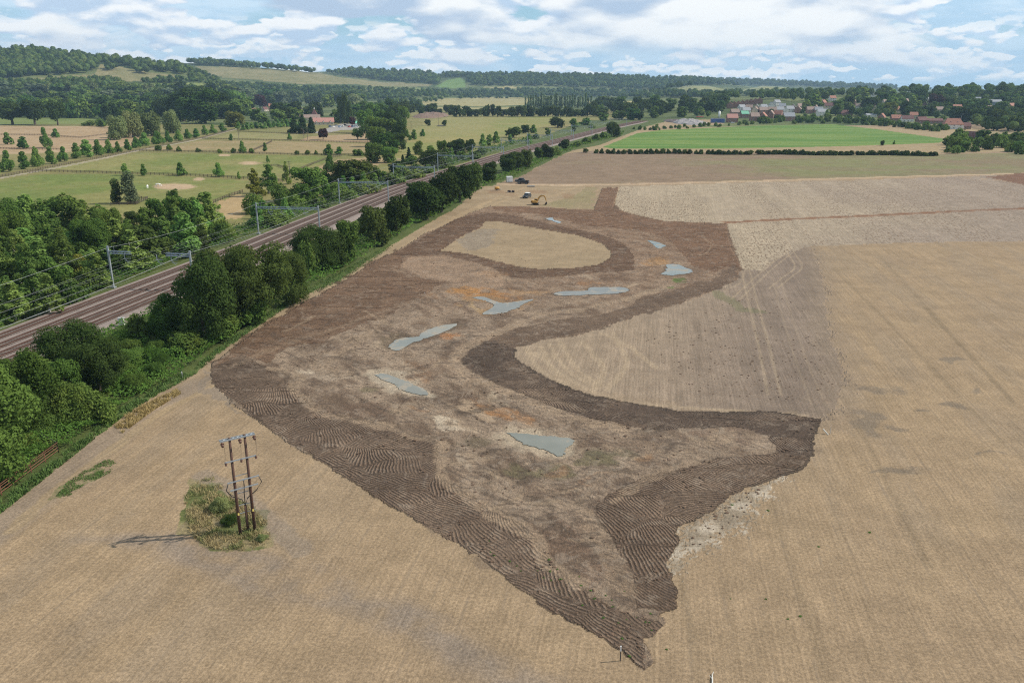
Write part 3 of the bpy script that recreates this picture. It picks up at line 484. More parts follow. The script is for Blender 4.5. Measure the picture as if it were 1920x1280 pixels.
hgt = g.m('ADD', hgt, g.m('MULTIPLY', g.m('MULTIPLY', cl, A['clod']), .03)); hgt = g.m('ADD', hgt, g.m('MULTIPLY', A['mud'], g.m('SUBTRACT', g.m('MULTIPLY', n_mw, .5), g.m('MULTIPLY', n_mv, .35))))
bp = g.new('ShaderNodeBump'); bp.inputs['Distance'].default_value = 1.; bp.inputs['Strength'].default_value = .9; g.put(bp.inputs['Height'], hgt); g.put(B.inputs['Normal'], bp.outputs[0])
idx = np.arange(N).reshape(NR, NC); Q = np.stack([idx[:-1, :-1], idx[:-1, 1:], idx[1:, 1:], idx[1:, :-1]], -1).reshape(-1, 4)
fr = REG[Q[:, 0]]; PV = np.stack([X, Y, Zg], 1)
NAMES = {0: ('stubble_field', 'harvested straw stubble field'), 1: ('bare_soil', 'dark bulldozed bare earth with ripples'), 2: ('upper_field', 'brown and greenish tilled field above the dirt road'), 3: ('tilled_field', 'pale mottled field crossed by a brown trench line'), 4: ('dirt_track', 'pale dirt road and yard surfaces'), 5: ('grass_verge', 'grassy bank between railway and field'), 6: ('paddock_grass', 'horse paddocks left of the railway'), 7: ('meadow', 'wide yellow green meadow left of the railway'), 8: ('crop_field', 'bright green crop field before the village'), 9: ('countryside', 'far farmland and hills')}
for r_, (nm_, lb) in NAMES.items():
    q = Q[fr == r_]
    if not len(q): continue
    used, inv = np.unique(q, return_inverse=True)
    me = npmesh(nm_, PV[used], inv.reshape(-1, 4), gm, True, {'Col': C[used], **{k_: AT[k_][used] for k_ in AT}})
    tag(link(bpy.data.objects.new(nm_, me)), lb, kind='structure')
#@@PART2
# ------------------------------------------------------------ haze, puddles
hz = MB().box((0, 4000, 175), (15000, 10400, 400)).build('haze', mat('haze', (1, 1, 1))); tag(hz, 'pale blue summer haze', kind='stuff')
hm = hz.data.materials[0]; hm.node_tree.nodes.clear(); ht = NT(hm.node_tree)
pv = ht.new('ShaderNodeVolumePrincipled'); pv.inputs['Color'].default_value = (.50, .74, 1, 1); pv.inputs['Density'].default_value = 7.5e-5; pv.inputs['Anisotropy'].default_value = .1
ht.l.new(pv.outputs[0], ht.new('ShaderNodeOutputMaterial').inputs['Volume'])
wat = bpy.data.materials.new('muddy_water'); wat.use_nodes = True; b_ = wat.node_tree.nodes['Principled BSDF']
t_ = NT(wat.node_tree); pp = t_.new('ShaderNodeNewGeometry').outputs['Position']
mdm_ = t_.m('MULTIPLY', t_.ss(t_.noise(pp, .33, 6., .62), .53, .61), .85); t_.put(b_.inputs['Roughness'], t_.m('ADD', .025, t_.m('MULTIPLY', mdm_, .5)))
t_.put(b_.inputs['Base Color'], t_.mix(mdm_, t_.mix(t_.noise(pp, .25, 3.), (.16, .16, .135, 1), (.25, .245, .205, 1)), (.30, .255, .195, 1))); b_.inputs['IOR'].default_value = 1.45
b_.inputs['Specular IOR Level'].default_value = .5
rng = np.random.default_rng(5)
for poly, lab in PUDDLES:
    w_ = smoothline(P(*np.array(poly+[poly[0]], float).T), 26)[:-1]; c_ = w_.mean(0)
    n_ = (fbm(w_[:, 0]/1.6, w_[:, 1]/1.6, 8)-.5)*1.6+(fbm(w_[:, 0]/.35, w_[:, 1]/.35, 18)-.5)*.8-.2; dirn = (w_-c_)/np.linalg.norm(w_-c_, axis=1)[:, None]; w_ = w_+dirn*n_[:, None]
    me = bpy.data.meshes.new('puddle'); me.from_pydata([(p[0], p[1], .015) for p in w_], [], [tuple(range(len(w_)))]); me.materials.append(wat)
    if me.polygons[0].normal.z < 0: me.flip_normals()
    tag(link(bpy.data.objects.new('puddle', me)), lab, 'puddle', kind='structure')

# ------------------------------------------------------------ railway
FARE = np.vstack([[(-110, 30), (-101, 80)], P(*np.array([(0, 626), (325, 505), (452, 457), (580, 407)], float).T), [(-55, 352), (-30.7, 455.7), (0, 575), (43, 718), (103, 913), (165, 1090), (240, 1320)]])
RL = smoothline(FARE, 14)
def offs(line, o):
    t = np.gradient(line, axis=0); t /= np.linalg.norm(t, axis=1)[:, None]; return line+np.stack([t[:, 1], -t[:, 0]], 1)*o
def strip(name, prof, mt, parent=None, line=RL, z0=0., smooth=False):   # sweep a lateral profile (offset, z) along the line
    L = [offs(line, o) for o, _ in prof]; V_ = np.concatenate([np.c_[l, np.full(len(l), z_+z0)] for l, (_, z_) in zip(L, prof)]); n = len(line); q = []
    for j in range(len(prof)-1):
        i = np.arange(n-1); q.append(np.stack([j*n+i, (j+1)*n+i, (j+1)*n+i+1, j*n+i+1], 1))
    me = npmesh(name, V_, np.concatenate(q), mt, smooth); return link(bpy.data.objects.new(name, me), parent)
bal = mat('ballast_stone', (.215, .172, .15), .95, 0, .45, 1.3, .1)
tag(strip('ballast', [(-1.6, -.1), (-.3, .42), (16.3, .42), (18.3, -.1)], bal), 'grey brown railway ballast bed', kind='structure')
m_rail = mat('rusty_rail', (.095, .048, .035), .6, .3, .2); m_slp = mat('sleeper_concrete', (.19, .15, .125), .9, 0, .3, 5); m_dark = mat('rust_stained_ballast', (.115, .075, .058), .95, 0, .35, 2.)
arc = np.r_[0, np.cumsum(np.linalg.norm(np.diff(RL, axis=0), axis=1))]
TRK = [(2.5, 'railway track farthest from the brown field, beside the lineside scrub'), (6.5, 'second railway track from the lineside scrub, darkest rusty rails'), (10.2, 'third railway track from the lineside scrub, between two others'), (13.6, 'railway track nearest the brown field, half hidden by trees')]
for o_, lab in TRK:
    e = tag(empty('railway_track', (0, 0, 0)), lab, 'railway track', 'parallel railway tracks')
    strip('track_bed', [(o_-1.15, .45), (o_+1.15, .45)], m_dark, e)
    s_ = np.arange(20, 430, .65); c_ = np.stack([np.interp(s_, arc, offs(RL, o_)[:, 0]), np.interp(s_, arc, offs(RL, o_)[:, 1])], 1); t = np.gradient(c_, axis=0); t /= np.linalg.norm(t, axis=1)[:, None]; nn = np.stack([t[:, 1], -t[:, 0]], 1)
    cs = [(c_+nn*a*1.25+t*b*.14) for a, b in ((-1, -1), (1, -1), (1, 1), (-1, 1))]; Vq = np.stack([np.c_[q, np.full(len(q), .53)] for q in cs], 1).reshape(-1, 3)
    Vb = Vq.copy(); Vb[:, 2] = .40; i = np.arange(len(c_))*4; n4_ = len(Vq); Qs = [np.stack([i, i+1, i+2, i+3], 1)]+[np.stack([i+k, i+k+n4_, i+(k+1) % 4+n4_, i+(k+1) % 4], 1) for k in range(4)]
    o = link(bpy.data.objects.new('sleepers', npmesh('sleepers', np.vstack([Vq, Vb]), np.concatenate(Qs), m_slp)), e); o['kind'] = 'stuff'
    for sd in (-.75, .75): strip('rail', [(o_+sd-.07, .5), (o_+sd-.06, .72), (o_+sd+.06, .72), (o_+sd+.07, .5)], m_rail, e)

# overhead line: masts, booms, wires
steel = mat('galvanised_steel', (.36, .40, .44), .5, .5, .1); steel_d = mat('grey_girder_steel', (.30, .36, .43), .55, .4, .1); cerm = mat('brown_insulator', (.10, .045, .03), .4)
def at_line(y, o):
    l = offs(RL, o); return np.interp(y, RL[:, 1], l[:, 0]), np.interp(y, RL[:, 1], l[:, 1])
MY = [171, 239, 306, 368, 430, 492, 556, 622, 690, 765, 850, 945]
LABP = {0: 'twin half gantry of two separate grey cantilevers, nearest of the overhead line gantries', 1: 'second nearest grey gantry over the tracks, with a full boom from mast to mast', 2: 'third nearest grey gantry over the tracks', 3: 'fourth nearest grey gantry over the tracks'}
ORD = 'first second third fourth fifth sixth seventh eighth ninth tenth eleventh twelfth thirteenth fourteenth fifteenth sixteenth seventeenth eighteenth nineteenth twentieth'.split()
for i, y in enumerate(MY):
    a, b = np.array(at_line(y, -2.2)), np.array(at_line(y, 17.2)); HM = 9.3; ud = (b-a)/np.linalg.norm(b-a)
    e = tag(empty('catenary_gantry', (a[0], a[1], 0)), LABP.get(i, ORD[i]+' grey overhead line gantry along the railway, counting from the camera'), 'gantry', 'gantries over the railway')
    L = np.linalg.norm(b-a); rz = math.atan2(ud[1], ud[0]); e.rotation_euler = (0, 0, rz)
    for xx, hh in ((0, HM), (L, HM-.4)): MB().box((xx, 0, hh/2), (.34, .34, hh)).box((xx, 0, .15), (.9, .9, .3)).build('mast', steel, e)
    spans = [(0, 5.4), (L-5.6, L)] if i == 0 else [(0, L)]
    for x0, x1 in spans:
        g_ = MB(); zb = HM-1.6
        for yy in (-.22, .22):
            for zz in (0, .5): g_.box(((x0+x1)/2, yy, zb+zz), (x1-x0, .11, .11))
            n = int((x1-x0)/.9)
            for k in range(n):
                xa, xb = x0+(x1-x0)*k/n, x0+(x1-x0)*(k+1)/n; g_.tube([(xa, yy, zb), (xb, yy, zb+.5)], .05, 4)
        g_.build('boom', steel_d, e)
    for o_, _ in TRK:
        if i == 0 and 5 < o_+2.2 < 12: continue
        xx = o_+2.2
        d_ = MB().box((xx-.9, 0, HM-2.1), (.12, .12, 1.2)); d_.tube([(xx-.9, 0, HM-2.6), (xx, 0, HM-3.6)], .035, 5); d_.tube([(xx-1.3, 0, HM-2.7), (xx+.6, 0, HM-2.55)], .05, 5); d_.tube([(xx-.9, 0, HM-3.1), (xx+.5, 0, HM-3.2)], .04, 5)
        d_.build('drop_bracket', steel, e)
    MB().tube([(.1, 0, HM-.1), (1.5, 0, HM-.1), (1.5, 0, HM-1.0), (.2, 0, HM-1.0)], .045, 5).build('top_loop', steel, e)
wirem = mat('overhead_wire_metal', (.40, .42, .42), .5, .5)
def wire(o_, zw, sag, r, lab, y0=60, ends=MY):
    ys = [70]+list(ends); pts = []
    for ya, yb in zip(ys[:-1], ys[1:]):
        for t in np.linspace(0, 1, 8, endpoint=False):
            yy = ya+(yb-ya)*t; xx, y2 = at_line(yy, o_); pts.append((xx, y2, zw-sag*4*t*(1-t)*(yb-ya)/65))
    xx, y2 = at_line(ys[-1], o_); pts.append((xx, y2, zw))
    return tag(MB().tube(pts, r, 4, False).build('overhead_wire', wirem), lab, 'wire', 'wires over the railway')
for (o_, _), nm_ in zip(TRK, ('the track beside the lineside scrub', 'the second track from the scrub', 'the third track from the scrub', 'the track nearest the brown field')):
    wire(o_, 5.9, 0., .007, 'lower taut contact wire above '+nm_); wire(o_, 7.0, .8, .009, 'upper sagging wire above '+nm_)
wire(-2.2, 8.9, .9, .022, 'thin earth wire along the mast tops on the scrub side'); wire(17.2, 8.6, .9, .022, 'thin earth wire along the mast tops on the field side')

# ------------------------------------------------------------ vegetation
def leafmat(name, c1, c2, yel=.0, ycol=(.16, .16, .03)):
    m = bpy.data.materials.new(name); m.use_nodes = True; t = NT(m.node_tree); t.n.clear()
    pos = t.new('ShaderNodeNewGeometry').outputs['Position']; rnd = t.new('ShaderNodeObjectInfo').outputs['Random']
    n = t.noise(pos, .55, 3., .6); nfi = t.noise(pos, 3.1, 2., .6)
    rnd = t.m('FRACT', t.m('ADD', rnd, t.attr('tint').outputs['Fac'])); k = t.m('ADD', t.m('MULTIPLY', n, .8), t.m('MULTIPLY', rnd, .7)); k = t.m('ADD', k, t.m('MULTIPLY', nfi, .5)); k = t.ss(k, .45, 1.45)
    c = t.mix(k, c1+(1,), c2+(1,))
    if yel: c = t.mix(t.m('MULTIPLY', t.ss(t.noise(pos, .3, 2.), .55, .7), yel), c, ycol+(1,))
    hv = t.new('ShaderNodeHueSaturation'); t.put(hv.inputs['Hue'], t.m('ADD', .485, t.m('MULTIPLY', t.m('FRACT', t.m('MULTIPLY', rnd, 7.3)), .03))); t.put(hv.inputs['Value'], t.m('ADD', .82, t.m('MULTIPLY', t.m('FRACT', t.m('MULTIPLY', rnd, 13.7)), .36))); t.put(hv.inputs['Color'], c)
    df = t.new('ShaderNodeBsdfDiffuse'); t.put(df.inputs[0], hv.outputs[0]); tr = t.new('ShaderNodeBsdfTranslucent'); t.put(tr.inputs[0], hv.outputs[0])
    mx = t.new('ShaderNodeMixShader'); mx.inputs[0].default_value = .33; t.l.new(df.outputs[0], mx.inputs[1]); t.l.new(tr.outputs[0], mx.inputs[2])
    t.l.new(mx.outputs[0], t.new('ShaderNodeOutputMaterial').inputs[0]); return m
LM = {'oak': leafmat('dark_oak_leaves', (0.039, 0.064, 0.018), (0.086, 0.123, 0.032)), 'ash': leafmat('mid_green_leaves', (0.056, 0.107, 0.023), (0.141, 0.217, 0.049)), 'birch': leafmat('pale_birch_leaves', (0.113, 0.190, 0.046), (0.271, 0.368, 0.096), .3),
      'willow': leafmat('olive_willow_leaves', (0.123, 0.164, 0.059), (0.235, 0.271, 0.112)), 'poplar': leafmat('poplar_leaves', (0.071, 0.113, 0.034), (0.142, 0.198, 0.061)), 'conifer': leafmat('dark_conifer_needles', (0.027, 0.052, 0.023), (0.054, 0.092, 0.036)),
      'young': leafmat('young_tree_leaves', (0.102, 0.200, 0.048), (0.213, 0.344, 0.085)), 'bush': leafmat('shrub_leaves', (0.077, 0.135, 0.032), (0.170, 0.237, 0.056), .25), 'copper': leafmat('copper_beech_leaves', (0.060, 0.026, 0.026), (0.102, 0.048, 0.042)),
      'gold': leafmat('yellowing_leaves', (0.168, 0.198, 0.040), (0.310, 0.290, 0.056)), 'bramble': leafmat('bramble_leaves', (0.065, 0.124, 0.024), (0.170, 0.261, 0.055), .3), 'wood': leafmat('woodland_leaves', (0.032, 0.061, 0.019), (0.144, 0.200, 0.053)), 'grey': leafmat('grey_willow_leaves', (0.107, 0.143, 0.078), (0.172, 0.208, 0.115))}
bark = mat('tree_bark', (.10, .08, .06), .9, 0, .3, 4); birchbark = mat('pale_birch_bark', (.45, .42, .38), .8, 0, .3, 4)
ICO = None
def ico():
    global ICO
    if ICO is None:
        p = (1+5**.5)/2; v = np.array([(-1, p, 0), (1, p, 0), (-1, -p, 0), (1, -p, 0), (0, -1, p), (0, 1, p), (0, -1, -p), (0, 1, -p), (p, 0, -1), (p, 0, 1), (-p, 0, -1), (-p, 0, 1)])/math.hypot(1, p)
        f = np.array([(0, 11, 5), (0, 5, 1), (0, 1, 7), (0, 7, 10), (0, 10, 11), (1, 5, 9), (5, 11, 4), (11, 10, 2), (10, 7, 6), (7, 1, 8), (3, 9, 4), (3, 4, 2), (3, 2, 6), (3, 6, 8), (3, 8, 9), (4, 9, 5), (2, 4, 11), (6, 2, 10), (8, 6, 7), (9, 8, 1)])
        ICO = v, np.c_[f, f[:, 2]]
    return ICO
def leaves(rs, pos, nrm, size, up=0.):      # rhombic leaf sprays
    n = len(pos); nrm = nrm/np.linalg.norm(nrm, axis=1)[:, None]; a = rs.normal(size=(n, 3)); a[:, 2] += up; a -= (a*nrm).sum(1)[:, None]*nrm; a /= np.linalg.norm(a, axis=1)[:, None]; b = np.cross(nrm, a)
    s = size*rs.uniform(.55, 1.35, n)[:, None]; e = rs.uniform(.45, .8, n)[:, None]
    V_ = np.stack([pos+a*s, pos+b*s*e+nrm*s*.15, pos-a*s, pos-b*s*e+nrm*s*.15], 1).reshape(-1, 3); return V_, np.arange(n*4).reshape(n, 4)
def lobeset(kind, rs):
    L = []
    if kind == 'oak':
        L.append(((0, 0, 5.), (3.2, 3.2, 3.6)))
        for i in range(20):
            a = rs.uniform(0, 6.283); zz = rs.uniform(1.6, 8.6); rr = 3.4*math.sqrt(max(0.05, 1-((zz-4.6)/5.)**2))*rs.uniform(.8, 1.15); q = rs.uniform(1.0, 1.9); L.append(((rr*math.cos(a), rr*math.sin(a), zz), (q, q, q*.85)))
    elif kind == 'std':
        L.append(((0, 0, 5.8), (3.0, 3.0, 2.9)))
        for i in range(18):
            a = rs.uniform(0, 6.283); zz = rs.uniform(3., 8.8); rr = 3.3*math.sqrt(max(0.05, 1-((zz-5.6)/4.)**2))*rs.uniform(.8, 1.15); q = rs.uniform(1.0, 1.8); L.append(((rr*math.cos(a), rr*math.sin(a), zz), (q, q, q*.8)))
    elif kind == 'ash':
        for i in range(24):
            a = rs.uniform(0, 6.283); zz = rs.uniform(1., 9.2); rr = (1.1+2.6*math.sin(min(zz/9.6, 1)*2.6)**.8)*rs.uniform(.3, 1.); q = rs.uniform(.9, 1.6); L.append(((rr*math.cos(a), rr*math.sin(a), zz), (q, q, q*1.15)))
    elif kind == 'birch':
        for i in range(46):
            a = rs.uniform(0, 6.283); zz = rs.uniform(.7, 9.7); rr = (2.1*(1-zz/10.6)+.15)*rs.uniform(.2, 1.15); q = rs.uniform(.3, .72)*(1.25-zz/14); L.append(((rr*math.cos(a), rr*math.sin(a), zz), (q, q, q*1.3)))
    elif kind == 'young':
        for i in range(16):
            a = rs.uniform(0, 6.283); zz = rs.uniform(1.3, 9.2); rr = (2.9*math.sin(min(.35+zz/11, 1.)*3.0)+.1)*rs.uniform(.3, .9); q = rs.uniform(.9, 1.5)*(1.2-zz/16); L.append(((rr*math.cos(a), rr*math.sin(a), zz), (q, q, q*1.2)))
    elif kind == 'willow':
        L.append(((0, 0, 4.5), (3, 3, 3.8)))
        for i in range(16):
            a = rs.uniform(0, 6.283); zz = rs.uniform(1.5, 8.); rr = 3.4*rs.uniform(.7, 1.1)*(1-.05*zz); q = rs.uniform(1.2, 1.9); L.append(((rr*math.cos(a), rr*math.sin(a), zz), (q, q, q*1.3)))
    elif kind == 'poplar':
        for i in range(20):
            a = rs.uniform(0, 6.283); zz = rs.uniform(.6, 9.5); rr = .65*math.sin(min(.25+zz/11, 1)*3.)*rs.uniform(.3, 1); q = rs.uniform(.35, .65); L.append(((rr*math.cos(a), rr*math.sin(a), zz), (q, q, q*2.2)))
    elif kind == 'conifer':
        for i in range(22):
            a = rs.uniform(0, 6.283); zz = .8+8.9*(i/21); rr = (1-zz/10.4)*2.3*rs.uniform(.2, .8); q = (1-zz/11)*1.5+.3; L.append(((rr*math.cos(a), rr*math.sin(a), zz), (q, q, q*.75)))
    else:                                   # bush
        for i in range(14):
            a = rs.uniform(0, 6.283); rr = rs.uniform(.2, 3.6); zz = rs.uniform(1.5, 6.2)*(1.15-rr/7); q = rs.uniform(1.3, 2.2); L.append(((rr*math.cos(a), rr*math.sin(a), zz), (q, q, q*1.3)))
    return L
LOD = {'n': (13500, .155), 'm': (2700, .37), 'f': (430, .92)}
CORE = {'oak': .70, 'std': .68, 'ash': .60, 'willow': .68, 'bush': .62, 'conifer': .6, 'young': .55, 'poplar': .6, 'birch': 0}
PROTO = {}
def proto(kind, lod, var, lm):
    key = (kind, lod, var, lm)
    if key in PROTO: return PROTO[key]
    rs = np.random.default_rng(abs(hash((kind, var))) % 9999 if False else sum(map(ord, kind))*7+var*31)
    L = lobeset(kind, rs); n, sz = LOD[lod]
    slim = {'poplar': .42, 'birch': .75, 'young': .85, 'conifer': .8}.get(kind, 1.); sz = sz*slim
    if kind == 'birch': n = int(n*.8)
    ar = np.array([r[0]*r[2] for _, r in L])**.8; pick = rs.choice(len(L), int(n*1.7), p=ar/ar.sum()); cs = np.array([c for c, _ in L]); rr = np.array([r for _, r in L])
    dd = rs.normal(size=(len(pick), 3)); dd[:, 2] += .25; dd /= np.linalg.norm(dd, axis=1)[:, None]
    pos = cs[pick]+dd*rr[pick]*rs.uniform(.72, 1.22, len(pick))[:, None]
    q = ((pos[:, None, :]-cs[None])/rr[None]); ins = ((q**2).sum(2) < .62).any(1); keep = ~ins & (pos[:, 2] > .15); pos, dd = pos[keep][:n], dd[keep][:n]
    nr = dd*.9+rs.normal(size=dd.shape)*.5+np.array([0, 0, .25])
    if kind in ('willow',): nr[:, 2] *= .4
    V_, Q_ = leaves(rs, pos, nr, sz, -1.5 if kind == 'willow' else (1.5 if kind == 'poplar' else 0))
    ck = CORE[kind]
    if ck and not (lod == 'f' and kind in ('poplar',)):
        iv, iq = ico(); vs_, qs_ = [V_], [Q_]; b = len(V_)
        for c, r in L: vs_.append(iv*np.array(r)*ck*rs.uniform(.85, 1.1, (12, 1))+c); qs_.append(iq+b); b += 12
        V_, Q_ = np.concatenate(vs_), np.concatenate(qs_)
    V_[:, 2] = np.maximum(V_[:, 2], .02)
    W0 = np.ptp(V_[:, 0])*.5+np.ptp(V_[:, 1])*.5; H0 = V_[:, 2].max()
    tb = MB(); hgt = H0*.7; lean = rs.uniform(-.3, .3, 2)
    r0 = {'oak': .38, 'std': .38, 'willow': .4, 'ash': .26, 'bush': .12, 'birch': .13, 'young': .14, 'poplar': .16, 'conifer': .2}[kind]
    tb.tube([(0, 0, -.3), (0, 0, hgt*.35), (lean[0], lean[1], hgt)], [r0*1.25, r0*.8, r0*.2], 7)
    for k in range(5):
        a = k*1.26+rs.uniform(0, .8); z0 = hgt*rs.uniform(.3, .7); ln_ = W0*.3; tb.tube([(0, 0, z0), (math.cos(a)*ln_*.6, math.sin(a)*ln_*.6, z0+ln_*.45), (math.cos(a)*ln_, math.sin(a)*ln_, z0+ln_*.9)], [r0*.5, r0*.3, r0*.08], 5)
    bk = birchbark if kind == 'birch' else bark
    if lod == 'f':                          # far off: crown and trunk in one mesh
        tv = np.array(tb.v); tq = np.array([f if len(f) == 4 else (f+(f[-1],)*4)[:4] for f in tb.f if len(f) <= 4]); V2 = np.vstack([V_, tv]); Q2 = np.vstack([Q_, tq+len(V_)])
        me = npmesh('tree', V2, Q2, [LM[lm], bk], False, None, np.r_[np.zeros(len(Q_)), np.ones(len(tq))])
        PROTO[key] = (me, None, W0, H0)
    else: PROTO[key] = (npmesh('crown', V_, Q_, LM[lm]), tb.mesh('trunk', bk), W0, H0)
    return PROTO[key]
TNAME = {'oak': 'broadleaf_tree', 'std': 'broadleaf_tree', 'ash': 'ash_tree', 'birch': 'birch_tree', 'willow': 'willow_tree', 'poplar': 'poplar_tree', 'conifer': 'conifer_tree', 'young': 'young_tree', 'bush': 'shrub'}
NV = {'oak': 4, 'std': 3, 'ash': 4, 'birch': 4, 'willow': 2, 'poplar': 2, 'conifer': 2, 'young': 3, 'bush': 4}
RR = random.Random(11); NTREE = 0
def tree(kind, u, v, wp, hp, label, group=None, lm=None, cat=None, at=None, lod=None):
    global NTREE
    if at is None: x_, y_, z_, ok = (float(q[0]) for q in hit(u, v))
    else: x_, y_, z_ = at
    dep = depth(x_, y_, z_); pm_ = dep/F; wm, hm_ = wp*pm_, hp*pm_
    lod = lod or ('n' if hp >= 85 else 'm' if hp >= 26 else 'f'); lm = lm or {'std': 'oak'}.get(kind, kind)
    cr, tk, W0, H0 = proto(kind, lod, RR.randrange(NV[kind]), lm); sc = (wm/W0, wm/W0*RR.uniform(.9, 1.1), hm_/H0); rz = RR.uniform(0, 6.28); NTREE += 1
    nm_ = TNAME[kind]; cat = cat or nm_.replace('_', ' ')
    if tk is None:
        o = bpy.data.objects.new(nm_, cr); o.location = (x_, y_, z_); o.rotation_euler = (0, 0, rz); o.scale = sc; link(o)
    else:
        o = empty(nm_, (x_, y_, z_), rz, sc); link(bpy.data.objects.new('crown', cr), o); link(bpy.data.objects.new('trunk', tk), o)
    tag(o, label, cat, group); return o
HEDGE = [  # big trees between the railway and the brown field, near to far
 ('ash', -20, 905, 190, 235, 'large mid green tree at the left edge of the photo above the rusty railing'), ('ash', 55, 815, 130, 165, 'leafy tree just right of the large tree above the rusty railing'), ('bush', 120, 800, 120, 90, 'dense green shrub at the field edge beyond the railing'), ('ash', 130, 770, 90, 110, 'bright green bushy tree behind the field edge shrub'),
 ('oak', 140, 705, 120, 105, 'dark round tree right beside the near track, left of the pale bramble bank'), ('oak', 190, 745, 110, 115, 'dark blue green tree standing in front of the dark round trackside tree'), ('bush', 60, 735, 110, 80, 'low dark shrub under the trackside bank at the far left'), ('bush', 185, 790, 70, 60, 'feathery dark shrub at the straw coloured grass strip'),
 ('bush', 262, 640, 66, 58, 'yellow green shrub beside the white trackside cabinet'), ('ash', 318, 640, 76, 92, 'mid green small tree between the yellow green shrub and the big oaks'), ('bush', 345, 660, 80, 40, 'low shrub at the foot of the big oaks'),
 ('oak', 385, 640, 130, 165, 'biggest dark oak of the cluster, left side, nearest the track'), ('oak', 432, 620, 130, 160, 'dark oak in the middle of the big cluster'), ('oak', 490, 600, 130, 150, 'dark oak on the right of the big cluster'), ('ash', 470, 610, 60, 80, 'lighter small tree in front of the big oak cluster'), ('oak', 540, 570, 84, 100, 'dark oak at the far right end of the big cluster, with yellowing leaves'), ('bush', 430, 632, 90, 45, 'low shrub under the big oak cluster at the field side'),
 ('oak', 592, 508, 96, 86, 'dark round tree just beyond the big oak cluster'), ('oak', 622, 502, 70, 70, 'dark round tree right of the one beyond the big oak cluster'), ('ash', 652, 486, 52, 76, 'slim lighter tree between the two dark round groups'), ('bush', 575, 515, 50, 70, 'blue green pointed shrub in front of the round trees'),
 ('oak', 702, 462, 68, 76, 'left tree of the pair near the tan field strip'), ('oak', 744, 440, 54, 76, 'right tree of the pair near the tan field strip'), ('oak', 800, 412, 84, 74, 'largest dark tree at the field strip before the row of three'), ('oak', 828, 398, 68, 78, 'dark tree behind the largest one at the field strip'), ('oak', 862, 378, 60, 70, 'wide tree, first of the row ending at the white container'), ('oak', 884, 362, 46, 58, 'second dark tree of the row ending at the white container'), ('oak', 780, 385, 40, 45, 'tree half hidden behind the largest dark tree'),
 ('oak', 917, 342, 37, 40, 'round tree just left of the white container'), ('oak', 952, 324, 36, 38, 'round tree right behind the white container'), ('oak', 972, 320, 36, 36, 'wider dark tree right of the one behind the container'), ('oak', 988, 316, 28, 36, 'small dark tree at the right of the trees behind the container'),
 ('oak', 1011, 299, 22, 23, 'small round tree left of the pair at the far field corner'), ('oak', 1026, 297, 28, 27, 'round tree right in the pair at the far field corner'), ('bush', 1042, 290, 24, 15, 'low shrub beyond the pair at the far field corner'), ('oak', 1057, 281, 24, 20, 'round shrub like tree near the tip of the far field corner'), ('oak', 1150, 257, 30, 28, 'dark round tree standing alone close to the tracks before the bright green field'), ('bush', 1100, 268, 22, 12, 'low shrub on the bank before the lone trackside tree'), ('bush', 1118, 263, 20, 13, 'rounded shrub second before the lone trackside tree'), ('bush', 1132, 260, 20, 14, 'rounded shrub right before the lone trackside tree'), ('bush', 1080, 275, 22, 11, 'low shrub farthest before the lone trackside tree')]
for h_ in HEDGE: tree(*h_, 'trees between the railway and the brown field', 'gold' if 'gold' in h_[5] else None)
BANK = [(-20, 880), (40, 720), (160, 660), (250, 640), (335, 650), (330, 690), (270, 730), (210, 765), (140, 815), (60, 870)]
